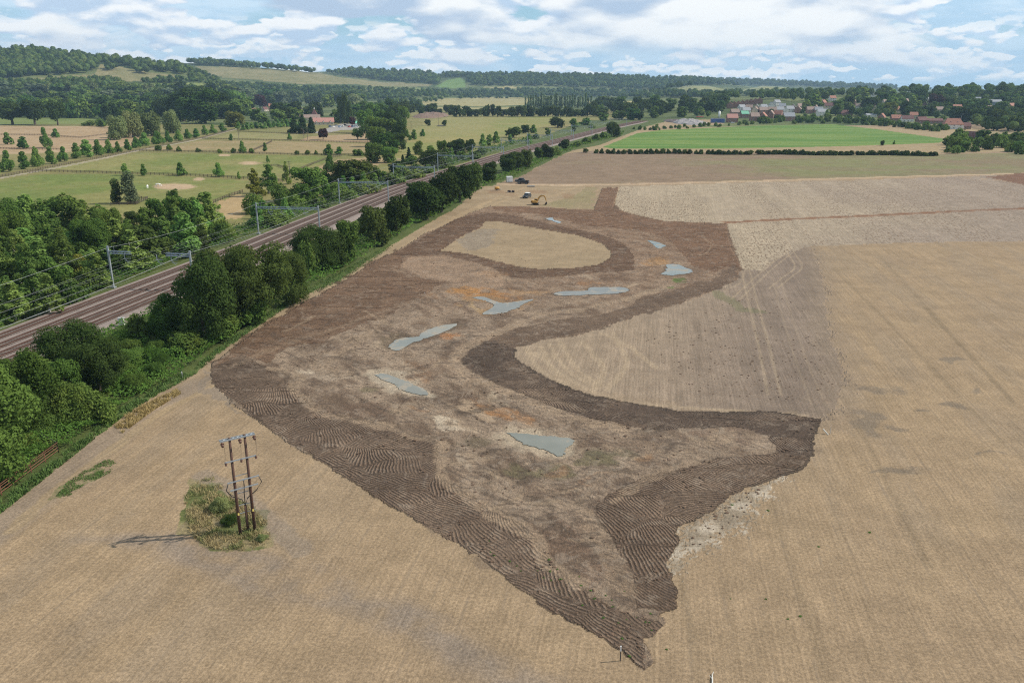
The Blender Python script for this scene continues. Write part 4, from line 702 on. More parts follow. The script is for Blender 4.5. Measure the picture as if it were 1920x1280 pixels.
# scrubby young wood left of the line
WOODL = [(-60, 445), (60, 430), (140, 440), (260, 455), (330, 445), (400, 430), (440, 440), (430, 452), (330, 492), (250, 520), (180, 545), (100, 580), (0, 612), (-60, 635)]
rs = np.random.default_rng(3)
def scatter(poly, n, mind=10, ybias=1.):
    p = np.array(poly, float); lo, hi = p.min(0), p.max(0); out = []; tries = 0
    while len(out) < n and tries < 20000:
        tries += 1; q = rs.uniform(lo, hi)
        if pip(np.array([q[0]]), np.array([q[1]]), poly)[0] and all((q[0]-o[0])**2+((q[1]-o[1])*2)**2 > mind**2 for o in out): out.append(q)
    return sorted(out, key=lambda q: q[1])
NEARL = [('ash', 15, 490, 80, 95, 'dark green leafy tree at the left edge behind the birches'), ('conifer', 45, 420, 34, 52, 'small pointed dark tree at the left edge of the near paddock'), ('conifer', 103, 440, 26, 46, 'pointed dark conifer in the scrub below the paddock pair'), ('bush', 72, 435, 60, 46, 'light green round shrub next to the pointed conifers'), ('birch', 125, 535, 80, 110, 'tall pale birch with a visible white stem left of the nearest mast'), ('birch', 60, 560, 75, 105, 'pale yellow green birch at the left, in front of the sandy clearing'), ('birch', 10, 545, 70, 110, 'grey green birch at the left edge of the photo'), ('ash', 165, 500, 56, 76, 'dark grey green tree behind the tall pale birch'), ('ash', 215, 475, 62, 85, 'tall green tree right behind the nearest mast'), ('bush', 150, 530, 66, 56, 'yellowish olive shrub by the nearest mast'), ('oak', 252, 430, 34, 36, 'olive round tree at the paddock corner beside a pole'), ('ash', 300, 440, 50, 70, 'green tree right of the olive round tree'), ('oak', 275, 490, 80, 70, 'dark green bushy tree behind the nearest gantry'), ('ash', 345, 448, 70, 80, 'broad green tree between the first and second gantry'), ('ash', 330, 400, 26, 46, 'slender green tree at the paddock edge'), ('birch', 400, 440, 50, 70, 'pale birch left of the second gantry'), ('bush', 425, 450, 44, 40, 'dark shrub at the foot of the second gantry'), ('oak', 365, 475, 60, 50, 'dark shrubby tree close to the track before the second gantry'), ('ash', 85, 480, 60, 80, 'mid green leafy tree above the sandy clearing'), ('birch', 190, 540, 50, 70, 'small birch just left of the nearest mast'), ('birch', 95, 590, 60, 80, 'birch nearest the track at the left'), ('birch', 30, 600, 70, 75, 'bright green birch by the track at the left edge'), ('bush', 250, 505, 52, 40, 'rounded shrub right of the nearest mast')]
for h_ in NEARL: tree(*h_, 'scrub wood left of the railway', 'gold' if 'yellowish' in h_[5] else None)
for q in scatter(BANK, 26, 26): hp = rs.uniform(26, 50); tree('bush', q[0], q[1], hp*rs.uniform(1.3, 1.9), hp, 'rounded green shrub on the bramble bank at the near left', 'shrubs on the near bramble bank', ['bramble', 'bush', 'ash'][rs.integers(3)], lod='n')
for i, q in enumerate(scatter(WOODL, 84, 22)):
    k = rs.choice(['birch', 'ash', 'bush', 'birch', 'young', 'birch']); hp = rs.uniform(50, 88)*(.62 if k == 'bush' else 1); tree(k, q[0], q[1], hp*rs.uniform(.75, .95)*(1.4 if k == 'bush' else 1), hp, {'birch': 'slender birch in the young wood left of the railway', 'ash': 'leafy green tree in the young wood left of the railway', 'bush': 'low shrub in the young wood left of the railway', 'young': 'bright young tree in the young wood left of the railway'}[k], 'young wood left of the railway')
MIDL = [('ash', 575, 378, 72, 66, 'big round green tree between the second and third gantry'), ('oak', 660, 352, 84, 54, 'broad dark tree with olive tips behind the third gantry'), ('birch', 505, 362, 42, 54, 'pale green birch left of the big round tree'), ('birch', 478, 368, 40, 52, 'yellow green birch at the paddock corner'), ('bush', 530, 385, 40, 44, 'pale shrub in front of the pale birch'), ('bush', 475, 400, 40, 40, 'shrub by the second gantry boom'), ('birch', 538, 345, 20, 42, 'narrow tree beside the dark timber pole'), ('young', 620, 322, 26, 34, 'light green tree behind the big round tree'), ('ash', 700, 345, 40, 34, 'low green tree right of the broad dark tree'), ('bush', 640, 375, 60, 34, 'green shrub mass under the third gantry'), ('bush', 690, 362, 60, 26, 'bramble like shrub between third and fourth gantry'), ('bush', 735, 345, 50, 22, 'green shrub under the fourth gantry'), ('ash', 700, 305, 36, 38, 'light leafy tree above the fourth gantry'), ('ash', 730, 305, 34, 30, 'leafy tree right above the fourth gantry'), ('conifer', 756, 322, 16, 32, 'dark pointed tree by the meadow corner'), ('oak', 745, 325, 36, 24, 'dark low tree by the meadow corner'), ('conifer', 767, 300, 16, 24, 'pointed tree on the meadow edge'), ('ash', 785, 290, 20, 26, 'pale slim tree on the meadow edge'), ('oak', 805, 315, 60, 34, 'olive round trees at the meadow edge'), ('ash', 830, 295, 26, 32, 'light green tree at the meadow edge'), ('oak', 855, 290, 44, 30, 'dark tree before the fifth gantry'), ('oak', 880, 285, 24, 24, 'small dark tree left of the fifth gantry mast'), ('young', 905, 275, 18, 24, 'first of the thin trees on the meadow side of the line'), ('young', 918, 274, 16, 22, 'second of the thin trees on the meadow side of the line'), ('young', 930, 268, 18, 22, 'third of the thin trees on the meadow side of the line'), ('oak', 962, 258, 34, 20, 'dark spreading tree on the meadow side of the far gantries'), ('oak', 985, 250, 20, 16, 'small dark tree on the meadow side of the far gantries'), ('young', 1000, 250, 18, 16, 'thin pale tree on the meadow side of the far gantries'), ('oak', 1045, 240, 30, 20, 'dark round tree at the meadow tip'), ('young', 1075, 238, 24, 16, 'light tree past the meadow tip'), ('young', 1100, 235, 24, 14, 'light low tree beyond the meadow tip'), ('bush', 780, 335, 44, 18, 'shrub beside the track under the fifth gantry'), ('bush', 830, 315, 36, 16, 'round shrub beside the track after the fifth gantry'), ('bush', 890, 298, 30, 14, 'low shrub beside the track among the middle gantries')]
for h_ in MIDL: tree(*h_, 'trees along the meadow side of the railway', 'gold' if 'yellow' in h_[5] else None)
for i, q in enumerate(scatter([(470, 415), (590, 360), (700, 320), (850, 285), (1000, 255), (1120, 233), (1130, 237), (1040, 257), (960, 278), (850, 306), (760, 340), (650, 372), (560, 405), (480, 438)], 40, 16)):
    hp = 10+(q[1]-235)*.16*rs.uniform(.6, 1.1); k = rs.choice(['bush', 'young', 'ash', 'bush']); tree(k, q[0], q[1], hp*(1.5 if k == 'bush' else .9), hp*(.8 if k == 'bush' else 1.2), 'small green tree or shrub in the scrub strip along the far side of the tracks', 'scrub strip along the far side of the tracks', cat='shrub')
ROWT = [(17, 322, 27, 40), (-8, 330, 24, 36), (45, 317, 22, 33), (71, 312, 25, 37), (97, 308, 22, 33), (121, 303, 20, 28), (144, 297, 21, 29), (165, 295, 27, 33), (185, 291, 22, 29), (204, 288, 20, 27), (221, 286, 17, 21), (240, 282, 16, 21), (256, 277, 20, 20), (272, 274, 24, 25), (297, 270, 26, 24), (316, 267, 18, 22), (335, 264, 20, 20), (352, 260, 18, 18), (368, 258, 16, 17), (384, 253, 16, 18), (400, 250, 16, 17), (416, 247, 16, 16)]
for i, (a, b, c_, e_) in enumerate(ROWT): tree('young', a, b, c_, e_, ['small bushy young tree', 'conical bright green young tree'][i % 2]+', '+(ORD[i] if i < 20 else 'one of the last two')+' from the near end', 'young trees in a row beside the paddock track', lod='m')
PAD = [('young', 86, 277, 20, 38, 'tall two toned young tree in the tan field'), ('young', 15, 271, 19, 23, 'small bushy tree at the left edge of the tan field'), ('young', 45, 279, 23, 23, 'round small tree in the tan field near the left edge'), ('young', 105, 258, 17, 17, 'small round tree upper right in the tan field'), ('bush', 168, 236, 26, 11, 'left dark low bush at the top of the tan field'), ('bush', 190, 238, 22, 16, 'right dark low bush at the top of the tan field'),
 ('std', 24, 234, 52, 42, 'leftmost of the three dark oaks in the parkland'), ('std', 66, 234, 52, 46, 'middle of the three dark oaks in the parkland'), ('std', 109, 235, 36, 46, 'rightmost of the three dark oaks in the parkland'),
 ('willow', 222, 262, 40, 46, 'leftmost olive willow in the clump by the tan field'), ('willow', 250, 258, 42, 50, 'second olive willow in the clump by the tan field'), ('willow', 285, 255, 44, 46, 'third olive willow in the clump by the tan field'), ('willow', 325, 250, 40, 44, 'rightmost olive willow in the clump by the tan field'), ('ash', 240, 240, 36, 40, 'bright tree just behind the olive willows'),
 ('poplar', 220, 382, 25, 48, 'smaller of the two pointed trees fenced in the near paddock', 'poplar'), ('poplar', 246, 381, 36, 60, 'larger of the two pointed trees fenced in the near paddock', 'grey'),
 ('young', 235, 329, 19, 23, 'bushy tree on the fence behind the pointed pair'), ('young', 270, 329, 16, 22, 'slim tree on the fence right of the pointed pair'), ('young', 339, 329, 24, 25, 'bushy tree on the fence above the white horse'), ('young', 410, 332, 22, 27, 'dark bushy tree on the fence right of the sand patch'), ('young', 448, 336, 8, 15, 'thin sapling on the near paddock fence'), ('young', 502, 305, 8, 14, 'thin sapling in the second paddock by its sand patch'),
 ('bush', 297, 282, 15, 10, 'first low bush on the second fence from the track'), ('bush', 317, 281, 14, 11, 'second low bush on the second fence from the track'), ('bush', 335, 284, 13, 10, 'third low bush on the second fence from the track'), ('bush', 372, 285, 12, 8, 'fourth low bush on the second fence from the track'), ('bush', 411, 287, 10, 8, 'dark little bush on the second fence'), ('bush', 438, 287, 11, 10, 'round bush left of the taller fence tree'), ('young', 455, 287, 14, 23, 'taller tree on the second fence'), ('bush', 472, 287, 12, 10, 'round bush right of the taller fence tree'), ('young', 497, 284, 10, 17, 'small narrow tree on the second fence'),
 ('young', 617, 291, 20, 21, 'bushy tree toward the right end of the second fence'), ('young', 637, 290, 17, 15, 'pale bushy tree at the right end of the second fence'), ('bush', 672, 292, 28, 13, 'low wide bush past the end of the second fence'), ('bush', 557, 290, 10, 8, 'tiny bush on the second fence, left one'), ('bush', 577, 290, 12, 9, 'tiny bush on the second fence, middle one'), ('bush', 593, 290, 9, 9, 'tiny bush on the second fence, right one'), ('young', 434, 264, 9, 13, 'small tree on the third fence'), ('young', 543, 262, 9, 13, 'small tree on the third fence near the dark conifers'),
 ('conifer', 552, 250, 24, 30, 'left dark conifer of the tight trio in the paddocks'), ('conifer', 568, 251, 26, 36, 'middle dark conifer of the tight trio in the paddocks'), ('conifer', 584, 250, 22, 30, 'right dark conifer of the tight trio in the paddocks'),
 ('std', 606, 262, 24, 21, 'round reddish brown tree in the far paddock', 'copper'), ('std', 671, 262, 25, 22, 'round green tree with a short trunk in the far paddock', 'ash')]
for h_ in PAD: tree(*h_[:6], 'paddock trees', h_[6] if len(h_) > 6 else None)
BELT = [(727, 290, 46, 42), (706, 275, 38, 38), (745, 285, 36, 36), (700, 262, 40, 44), (725, 262, 40, 42), (748, 265, 34, 38), (690, 250, 36, 46), (712, 246, 40, 40), (738, 248, 40, 42), (700, 232, 36, 40), (722, 230, 38, 36), (745, 232, 34, 36), (756, 240, 24, 40), (735, 218, 34, 34), (758, 220, 26, 32)]
for i, (a, b, c_, e_) in enumerate(BELT): tree(['ash', 'ash', 'oak'][i % 3], a, b, c_, e_, ['leafy', 'mid green', 'dense dark'][i % 3]+' tree, '+ORD[i]+' from the near end of the belt beside the meadow', 'tree belt between paddocks and meadow')
MEAD = [('young', 764, 258, 11, 15, 'left small tree on the meadow by the belt'), ('young', 777, 262, 14, 19, 'middle small tree on the meadow by the belt'), ('young', 793, 256, 13, 14, 'right small tree on the meadow by the belt'), ('young', 769, 263, 9, 9, 'lowest small bush on the meadow by the belt'), ('oak', 802, 236, 13, 12, 'left lone round tree in the meadow'), ('oak', 833, 237, 10, 12, 'right lone round tree in the meadow by the pole'), ('conifer', 505, 180, 8, 10, 'tiny dark tree in the distant field')]
for h_ in MEAD: tree(*h_, 'lone trees in the meadow')
for i in range(30):
    uu = 858+i*9.4+rs.uniform(-2, 2); tree(['oak', 'oak', 'conifer'][i % 3 if i % 7 == 0 else 0], uu, 219+rs.uniform(-.6, .6), rs.uniform(13, 20), rs.uniform(13, 23), 'dark tree in the straight belt behind the wide meadow', 'belt behind the wide meadow')
for i in range(26):
    tree('poplar', 985+i*4.9+rs.uniform(-1, 1), 203+rs.uniform(-1.5, 1.5), rs.uniform(6, 9), rs.uniform(20, 29), 'slim tall poplar in the long poplar row beyond the meadow', 'poplar row beyond the meadow')
for i, (a, h2_) in enumerate(((638, 50), (646, 56), (651, 54), (657, 42))): tree('poplar', a, 232, 13, h2_, ['first', 'second', 'third', 'fourth'][i]+' from the left of the tall columnar poplars behind the farm', 'tall poplars behind the farm')
for i, q in enumerate([(345, 228, 70, 62), (385, 232, 80, 66), (365, 215, 80, 52), (405, 222, 60, 50), (425, 216, 50, 44), (310, 225, 46, 40)]): tree(['oak', 'ash', 'oak'][i % 3], *q, ORD[i]+' tree of the tall dark clump in the middle left, listed left to right', 'tall dark clump behind the willows')
tree('ash', 440, 238, 38, 30, 'yellowing round tree at the end of the paddock track', 'tall dark clump behind the willows', 'gold'); tree('ash', 1670, 218, 26, 26, 'yellow green tree standing out among the village gardens', None, 'gold'); tree('ash', 1648, 197, 30, 26, 'broad dark tree with a golden top on the village hill', None, 'ash')
tree('std', 488, 206, 34, 28, 'dark purple copper beech beside the brick farmhouse', None, 'copper', 'copper beech')
tree('std', 661, 237, 14, 18, 'small dark purple tree near the car park', None, 'copper', 'copper beech'); tree('std', 1752, 205, 34, 28, 'large dark purple copper beech on the village hill', None, 'copper', 'copper beech')
for i in range(16):
    uu = 448+i*8.2; tree('young', uu, 244-i*.55+rs.uniform(-1, 1), 12, rs.uniform(11, 17), 'pale young tree in the nursery row before the farm', 'nursery row before the farm')
# middle distance: every tree its own object
HPOS = [(1541,218),(1529,209),(1553,206),(1543,199),(1585,217),(1632,220),(1653,224),(1679,227),(1700,229),(1727,232),(1752,232),(1785,242),(1807,242),(1638,184),(1660,198),(1741,190),(1781,190),(1733,203),(1793,208),(1863,199),(1855,208),(1823,265),(607,234),(582,226),(566,214),(590,222),(509,208),(497,209),(478,209),(1372,230),(1414,227),(1445,222),(1478,227),(1461,213),(1496,212),(1519,213),(1534,213),(1680,212),(1610,206),(1700,196),(1760,212),(1830,192),(1895,205),(1560,190),(1600,196),(1712,222),(1640,208)]
def wood(poly, n, hp, label, group, kinds, mind=9, hgrow=0.):
    for q in scatter(poly, n, mind):
        k = kinds[rs.integers(len(kinds))]; k, lm = k if isinstance(k, tuple) else (k, None); h_ = rs.uniform(*hp)+hgrow*(q[1]-poly[0][1])
        if any(abs(q[0]-a) < 4+h_*.28 and b-.5 < q[1] < b+h_*.62 for a, b in HPOS): continue
        tree(k, q[0], q[1], h_*rs.uniform(.95, 1.45)*(.3 if k == 'poplar' else 1), h_, label, group, lm, lod='f')
wood([(-20, 205), (330, 200), (460, 205), (480, 218), (420, 225), (330, 222), (210, 230), (130, 222), (-20, 222)], 70, (24, 38), 'broad tree in the dense band behind the parkland oaks', 'dense band behind the parkland oaks', ['oak', 'ash', ('oak', 'ash'), ('ash', 'wood'), ('willow', 'bush')], 14)
wood([(-20, 180), (300, 178), (520, 186), (690, 192), (690, 205), (520, 200), (330, 202), (-20, 206)], 100, (17, 29), 'tree in the wooded valley floor left of the poplars', 'wooded valley floor on the left', ['oak', 'ash', 'willow', ('ash', 'wood'), ('ash', 'grey'), ('oak', 'bush')], 9)
wood([(480, 226), (560, 212), (640, 222), (700, 212), (700, 228), (640, 233), (600, 220), (540, 232), (490, 238)], 22, (18, 28), 'tree around the red roofed farm', 'trees around the farm', ['oak', 'ash', 'ash'], 10)
wood([(760, 206), (850, 210), (850, 217), (770, 216)], 14, (11, 17), 'dark tree beside the brown spoil heap', 'trees beside the spoil heap', ['oak'], 8)
wood([(1130, 200), (1240, 198), (1300, 200), (1360, 196), (1360, 205), (1300, 222), (1240, 222), (1180, 228), (1120, 228), (1100, 214)], 44, (15, 25), 'dark tree around the far railway bridge', 'trees around the far railway bridge', ['oak', 'ash', 'oak'], 10)
wood([(1500, 205), (1560, 195), (1700, 185), (1960, 182), (1960, 215), (1800, 225), (1640, 222), (1530, 222)], 150, (14, 27), 'tree among the village gardens on the hill', 'village garden trees', ['oak', 'ash', ('ash', 'wood'), ('oak', 'wood'), 'birch', 'bush'], 8)
wood([(1370, 212), (1520, 206), (1560, 212), (1540, 226), (1480, 232), (1380, 236)], 30, (6, 11), 'small garden tree between the estate houses', 'garden trees of the estate', ['ash', 'oak', 'bush'], 8)
wood([(1780, 222), (1960, 218), (1960, 246), (1830, 246)], 22, (24, 36), 'dark tree of the shady wood right of the big red roofed house', 'shady wood right of the red roofed house', ['oak'], 13)
wood([(1420, 228), (1560, 223), (1640, 226), (1780, 244), (1760, 248), (1640, 236), (1560, 232), (1420, 233)], 110, (6, 13), 'garden shrub or small tree along the far edge of the bright green field', 'shrubs along the far edge of the green field', ['bush', 'bush', 'ash', 'bush'], 4)
wood([(1180, 243), (1300, 237), (1420, 231), (1425, 234), (1300, 241), (1190, 247)], 26, (5, 9), 'low hedge shrub along the left far edge of the green field', 'low hedge of the green field', ['bush'], 7)
wood([(1760, 276), (1800, 262), (1850, 268), (1960, 258), (1960, 290), (1780, 289)], 46, (12, 26), 'bushy green tree in the thicket at the end of the long hedge', 'thicket at the end of the long hedge', ['bush', 'ash', 'bush'], 8)
tree('oak', 1654, 273, 9, 10, 'left dark bush on the near edge of the green field'); tree('young', 1676, 271, 5, 8, 'right thin dark bush on the near edge of the green field')
tree('oak', 1098, 287, 12, 9, 'single round dark bush left of the long hedge, apart from it')
for i in range(62):
    uu = 1118+i*10.4; uu += rs.uniform(-2, 2) if uu > 1260 else rs.uniform(-1, 1)
    tree('bush', uu, 288+(uu-1118)*.0065+.5*math.sin(uu/30), rs.uniform(11, 13) if uu < 1340 else rs.uniform(14, 20), rs.uniform(7.5, 10.5), 'dark clipped bush in the long field hedge below the bright green field', 'long hedge between the brown and green fields', 'oak', 'hedge bush', lod='f')
# far woods: masses one cannot count
def farwood(name, poly, n, hm_, label, lmn='wood', nl=46, avoid=False):
    p = np.array(poly, float); lo, hi = p.min(0), p.max(0); q = rs.uniform(lo, hi, (n*6, 2)); q = q[pip(q[:, 0], q[:, 1], poly)][:n]
    if avoid: q = np.array([p_ for p_ in q if not any(abs(p_[0]-a) < 8 and b-.5 < p_[1] < b+11 for a, b in HPOS)])
    x_, y_, z_, ok = hit(q[:, 0], q[:, 1]); x_, y_, z_ = x_[ok], y_[ok], z_[ok]; dep = depth(x_, y_, z_); Vs, Qs, Ts = [], [], []; iv, iq = ico(); b = 0
    for i in range(len(x_)):
        h_ = hm_*rs.uniform(.65, 1.25); wd = h_*rs.uniform(.38, .6); dd = rs.normal(size=(nl, 3)); dd /= np.linalg.norm(dd, axis=1)[:, None]; dd[:, 2] = np.abs(dd[:, 2])*1.1-.35
        pos = dd*np.array([wd, wd, h_*.5])*rs.uniform(.75, 1.1, (nl, 1)); nr = dd+rs.normal(size=dd.shape)*.4; sz = max(1.0, dep[i]/F*1.1)
        V_, Q_ = leaves(rs, pos, nr, sz); off = np.array([x_[i], y_[i], z_[i]+h_*.55]); Vs += [V_+off, iv*np.array([wd, wd, h_*.5])*.82*rs.uniform(.85, 1.1, (12, 1))+off]; Qs += [Q_+b, iq+b+len(V_)]; Ts.append(np.full(len(V_)+12, rs.uniform())); b += len(V_)+12
    me = npmesh(name, np.concatenate(Vs), np.concatenate(Qs), LM[lmn], False, {'tint': np.concatenate(Ts)}); return tag(link(bpy.data.objects.new(name, me)), label, 'woodland', kind='stuff')
farwood('woodland', [(-40, 100), (0, 98), (70, 95), (110, 103), (200, 112), (300, 122), (345, 128), (362, 141), (335, 141), (300, 136), (262, 131), (225, 123), (188, 119), (176, 137), (60, 145), (-40, 152)], 900, 19, 'dark hanging wood on the left hill')
farwood('woodland', [(345, 128), (400, 146), (450, 168), (480, 178), (440, 176), (380, 160), (340, 140)], 130, 14, 'dark trees running down the spur of the left hill')
farwood('woodland', [(60, 160), (180, 152), (230, 160), (240, 170), (330, 170), (460, 178), (460, 184), (200, 182), (-40, 182), (-40, 160)], 760, 16, 'mixed trees at the foot of the left hill')
farwood('woodland', [(300, 150), (400, 152), (330, 158), (260, 158)], 60, 12, 'tree strip between the hill meadow and the pale field')
farwood('woodland', [(350, 119), (400, 119), (480, 126), (560, 133), (590, 136), (590, 140), (520, 132), (440, 127), (370, 123)], 170, 22, 'dark wood along the crest of the pale hill')
farwood('woodland', [(430, 160), (560, 166), (830, 172), (1000, 170), (1230, 172), (1330, 178), (1330, 185), (1000, 182), (850, 182), (690, 190), (470, 184)], 1500, 14, 'tree belts across the far valley floor')
farwood('woodland', [(610, 138), (660, 134), (740, 136), (800, 140), (830, 146), (825, 160), (780, 156), (720, 152), (650, 144)], 420, 22, 'dark wood on the left part of the long ridge')
farwood('woodland', [(875, 142), (1000, 141), (1100, 143), (1200, 147), (1300, 153), (1400, 163), (1320, 160), (1240, 170), (1100, 166), (1000, 162), (880, 162)], 1500, 20, 'mixed green wood along the long far ridge')
farwood('woodland', [(830, 141), (880, 140), (880, 146), (830, 146)], 60, 20, 'wood joining the two parts of the ridge')
farwood('woodland', [(1250, 150), (1330, 152), (1420, 153), (1500, 157), (1600, 161), (1680, 165), (1680, 168), (1600, 167), (1500, 163), (1400, 161), (1300, 157)], 560, 26, 'bluish wood on the farthest ridge at the right')
farwood('woodland', [(1230, 176), (1400, 174), (1560, 172), (1600, 178), (1330, 182), (1230, 184)], 170, 13, 'trees below the small pale hills')
farwood('woodland', [(1590, 168), (1700, 163), (1960, 160), (1960, 178), (1700, 182), (1600, 186)], 170, 17, 'dark wooded hilltop above the village')
farwood('woodland', [(1330, 178), (1450, 176), (1600, 176), (1600, 190), (1500, 192), (1440, 188), (1330, 190)], 110, 15, 'trees massed behind the housing estate')
farwood('woodland', [(690, 190), (800, 188), (850, 180), (1000, 178), (1240, 180), (1240, 186), (1000, 186), (860, 188), (800, 196), (770, 210), (700, 212)], 170, 14, 'tree belt beyond the yellow fields')
farwood('woodland', [(198, 128), (226, 130), (222, 134), (200, 133)], 7, 19, 'dark clump on the left hill meadow nearest its wood')
farwood('woodland', [(252, 132), (284, 137), (280, 141), (256, 138)], 9, 19, 'dark clump on the middle of the left hill meadow')
farwood('woodland', [(1540, 196), (1700, 186), (1960, 182), (1960, 222), (1800, 230), (1640, 222), (1560, 216)], 330, 12, 'dense mass of garden trees covering the village hill', nl=60, avoid=True)
farwood('woodland', [(1800, 226), (1960, 222), (1960, 248), (1850, 248), (1822, 240)], 90, 12, 'shady undergrowth mass right of the large red roofed house')
farwood('woodland', [(1340, 192), (1372, 190), (1372, 206), (1350, 216), (1330, 222), (1300, 222), (1310, 205)], 34, 11, 'tree mass left of the estate')
# bramble banks beside the line: ground cover
def cover_stuff(name, poly, dens, hmax, lmn, label, size=2.2, seed=1):
    p = np.array(poly, float); A_ = .5*abs(np.dot(p[:, 0], np.roll(p[:, 1], 1))-np.dot(p[:, 1], np.roll(p[:, 0], 1))); n = int(A_*dens); lo, hi = p.min(0), p.max(0)
    q = rs.uniform(lo, hi, (int(n*(hi-lo).prod()/A_), 2)); q = q[pip(q[:, 0], q[:, 1], poly)]; w_ = P(q[:, 0], q[:, 1]); h_ = hmax*(.15+.95*fbm(w_[:, 0]/3.2, w_[:, 1]/3.2, seed, 3)**1.4+.3*fbm(w_[:, 0]/.9, w_[:, 1]/.9, seed+3, 2))
    e = .4; gx_ = (fbm((w_[:, 0]+e)/3.2, w_[:, 1]/3.2, seed, 3)-fbm((w_[:, 0]-e)/3.2, w_[:, 1]/3.2, seed, 3))*hmax/e*.6; gy_ = (fbm(w_[:, 0]/3.2, (w_[:, 1]+e)/3.2, seed, 3)-fbm(w_[:, 0]/3.2, (w_[:, 1]-e)/3.2, seed, 3))*hmax/e*.6
    dep = depth(w_[:, 0], w_[:, 1]); pos = np.c_[w_, h_*rs.uniform(.75, 1.02, len(h_))]; nr = np.c_[-gx_, -gy_, np.full(len(h_), .8)]+rs.normal(size=(len(h_), 3))*.45
    V_, Q_ = leaves(rs, pos, nr, size*np.ones((len(h_), 1))[:, 0:1][0, 0]*1.); sc_ = np.repeat(dep/F, 4)[:, None]; c_ = np.repeat(pos, 4, 0); V_ = c_+(V_-c_)*sc_
    return tag(link(bpy.data.objects.new(name, npmesh(name, V_, Q_, LM[lmn]))), label, 'undergrowth', kind='stuff')
cover_stuff('bramble_undergrowth', [(-60, 730), (0, 700), (120, 655), (250, 605), (330, 570), (460, 520), (600, 465), (700, 425), (770, 400), (820, 400), (740, 450), (690, 480), (640, 515), (560, 552), (500, 592), (440, 634), (395, 664), (340, 706), (270, 745), (215, 782), (160, 825), (110, 850), (40, 905), (-60, 960)], .42, 2.3, 'bramble', 'green bramble and nettle bank between the tracks and the brown field', seed=4)
cover_stuff('bramble_undergrowth', [(760, 408), (850, 372), (900, 345), (980, 310), (1060, 275), (1130, 255), (1170, 248), (1165, 255), (1080, 278), (1010, 309), (965, 332), (920, 346), (880, 370), (810, 412)], .5, 1.6, 'bramble', 'scrubby green bank running to the far field corner', seed=6)
cover_stuff('bramble_undergrowth', [(-60, 470), (100, 450), (300, 440), (450, 425), (600, 375), (760, 325), (900, 280), (1000, 255), (1000, 262), (900, 294), (760, 338), (600, 396), (450, 452), (320, 500), (180, 552), (0, 618), (-60, 640)], .33, 1.9, 'bramble', 'tangled green scrub on the far side of the tracks', seed=8)
# ------------------------------------------------------------ timber H pole with cable end
wood_p = mat('creosoted_timber', (.085, .042, .028), .8, 0, .45, 6, .02); galv = mat('weathered_galvanised_steel', (.30, .33, .355), .5, .4, .15); blk = mat('black_cable', (.02, .02, .022), .5); yel = mat('yellow_warning_plate', (.62, .50, .14), .6)
pa, pb, pc = P(451, 1002), P(478, 994), P(466, 1001); ctr = (pa+pb)/2; ud = (pb-pa)/np.linalg.norm(pb-pa); SP = np.linalg.norm(pb-pa); rz = math.atan2(ud[1], ud[0]); HP = 10.4
e = tag(empty('electricity_pole', (ctr[0], ctr[1], 0), rz), 'tall twin timber pole structure with steel crossarms and black cables in the stubble', 'electricity pole')
for sx in (-SP/2, SP/2): MB().tube([(sx, 0, -.3), (sx, 0, HP*.5), (sx, 0, HP)], [.165, .14, .115], 12).build('timber_pole', wood_p, e, True)
MB().tube([(.12, .25, -.2), (.12, .25, 2.9)], [.13, .12], 8).build('short_post', wood_p, e, True)
o = MB()
for yy in (-.17, .17): o.box((0, yy, HP-.12), (3.3, .09, .13))
for k in range(7): o.tube([(-1.5+k*.43, -.17, HP-.12), (-1.5+(k+1)*.43, .17, HP-.12)], .035, 4)
o.build('top_crossarm', galv, e)
for zz, L, x0, yy in ((.775, 3.0, .05, -.2), (.566, 3.0, .1, -.2), (.484, 2.7, .1, -.2)): MB().box((x0, yy, HP*zz), (L, .10, .10)).build('crossarm', galv, e)
for zz, L, x0 in ((.60, 1.6, 0), (.42, 1.5, 0), (.295, 1.7, .15), (.21, 1.8, .1)): MB().box((x0, .2, HP*zz), (L, .05, .06)).build('brace_bar', galv, e)
for xx in (-1.5, .15, 1.5): MB().tube([(xx, -.2, HP-.25), (xx-.02, -.5, HP-.42), (xx-.03, -.62, HP-.48)], [.05, .14, .12], 8).tube([(xx, -.3, HP-.3), (xx, -.36, HP-.34)], .17, 8).build('insulator', cerm, e)
for xx in (-1.35, .1, 1.5): MB().tube([(xx, -.22, HP*.775-.02), (xx, -.28, HP*.775-.3)], [.07, .1], 8).tube([(xx, -.24, HP*.775-.1), (xx, -.25, HP*.775-.15)], .13, 8).build('insulator', cerm, e)
for xx in (-1.4, .1, 1.55):
    MB().tube([(xx, -.5, HP-.4), (xx+.05, -.4, HP*.87), (xx-.02, -.25, HP*.775)], .012, 4).build('jumper_wire', blk, e)
for xx, b_ in ((-1.38, -1), (.1, 0), (1.58, 1)):
    MB().tube([(xx, -.25, HP*.56), (xx+b_*.22, -.25, HP*.50), (xx*.72+b_*.15, -.05, HP*.42), (.12+b_*.28, .18, HP*.35), (.12+b_*.05, .25, HP*.29), (.12, .25, .3)], .045, 6).build('cable', blk, e, True)
for sx in (-SP/2, SP/2): MB().box((sx, -.18, 2.35), (.16, .03, .24)).build('warning_plate', yel, e)
grs = bpy.data.materials.new('dry_grass'); grs.use_nodes = True; gt = NT(grs.node_tree); gb = grs.node_tree.nodes['Principled BSDF']; gp = gt.new('ShaderNodeNewGeometry').outputs['Position']
gt.put(gb.inputs['Base Color'], gt.mix(gt.ss(gt.noise(gp, .55, 3.), .32, .55), (.13, .165, .045, 1), (.34, .27, .13, 1))); gb.inputs['Roughness'].default_value = .9
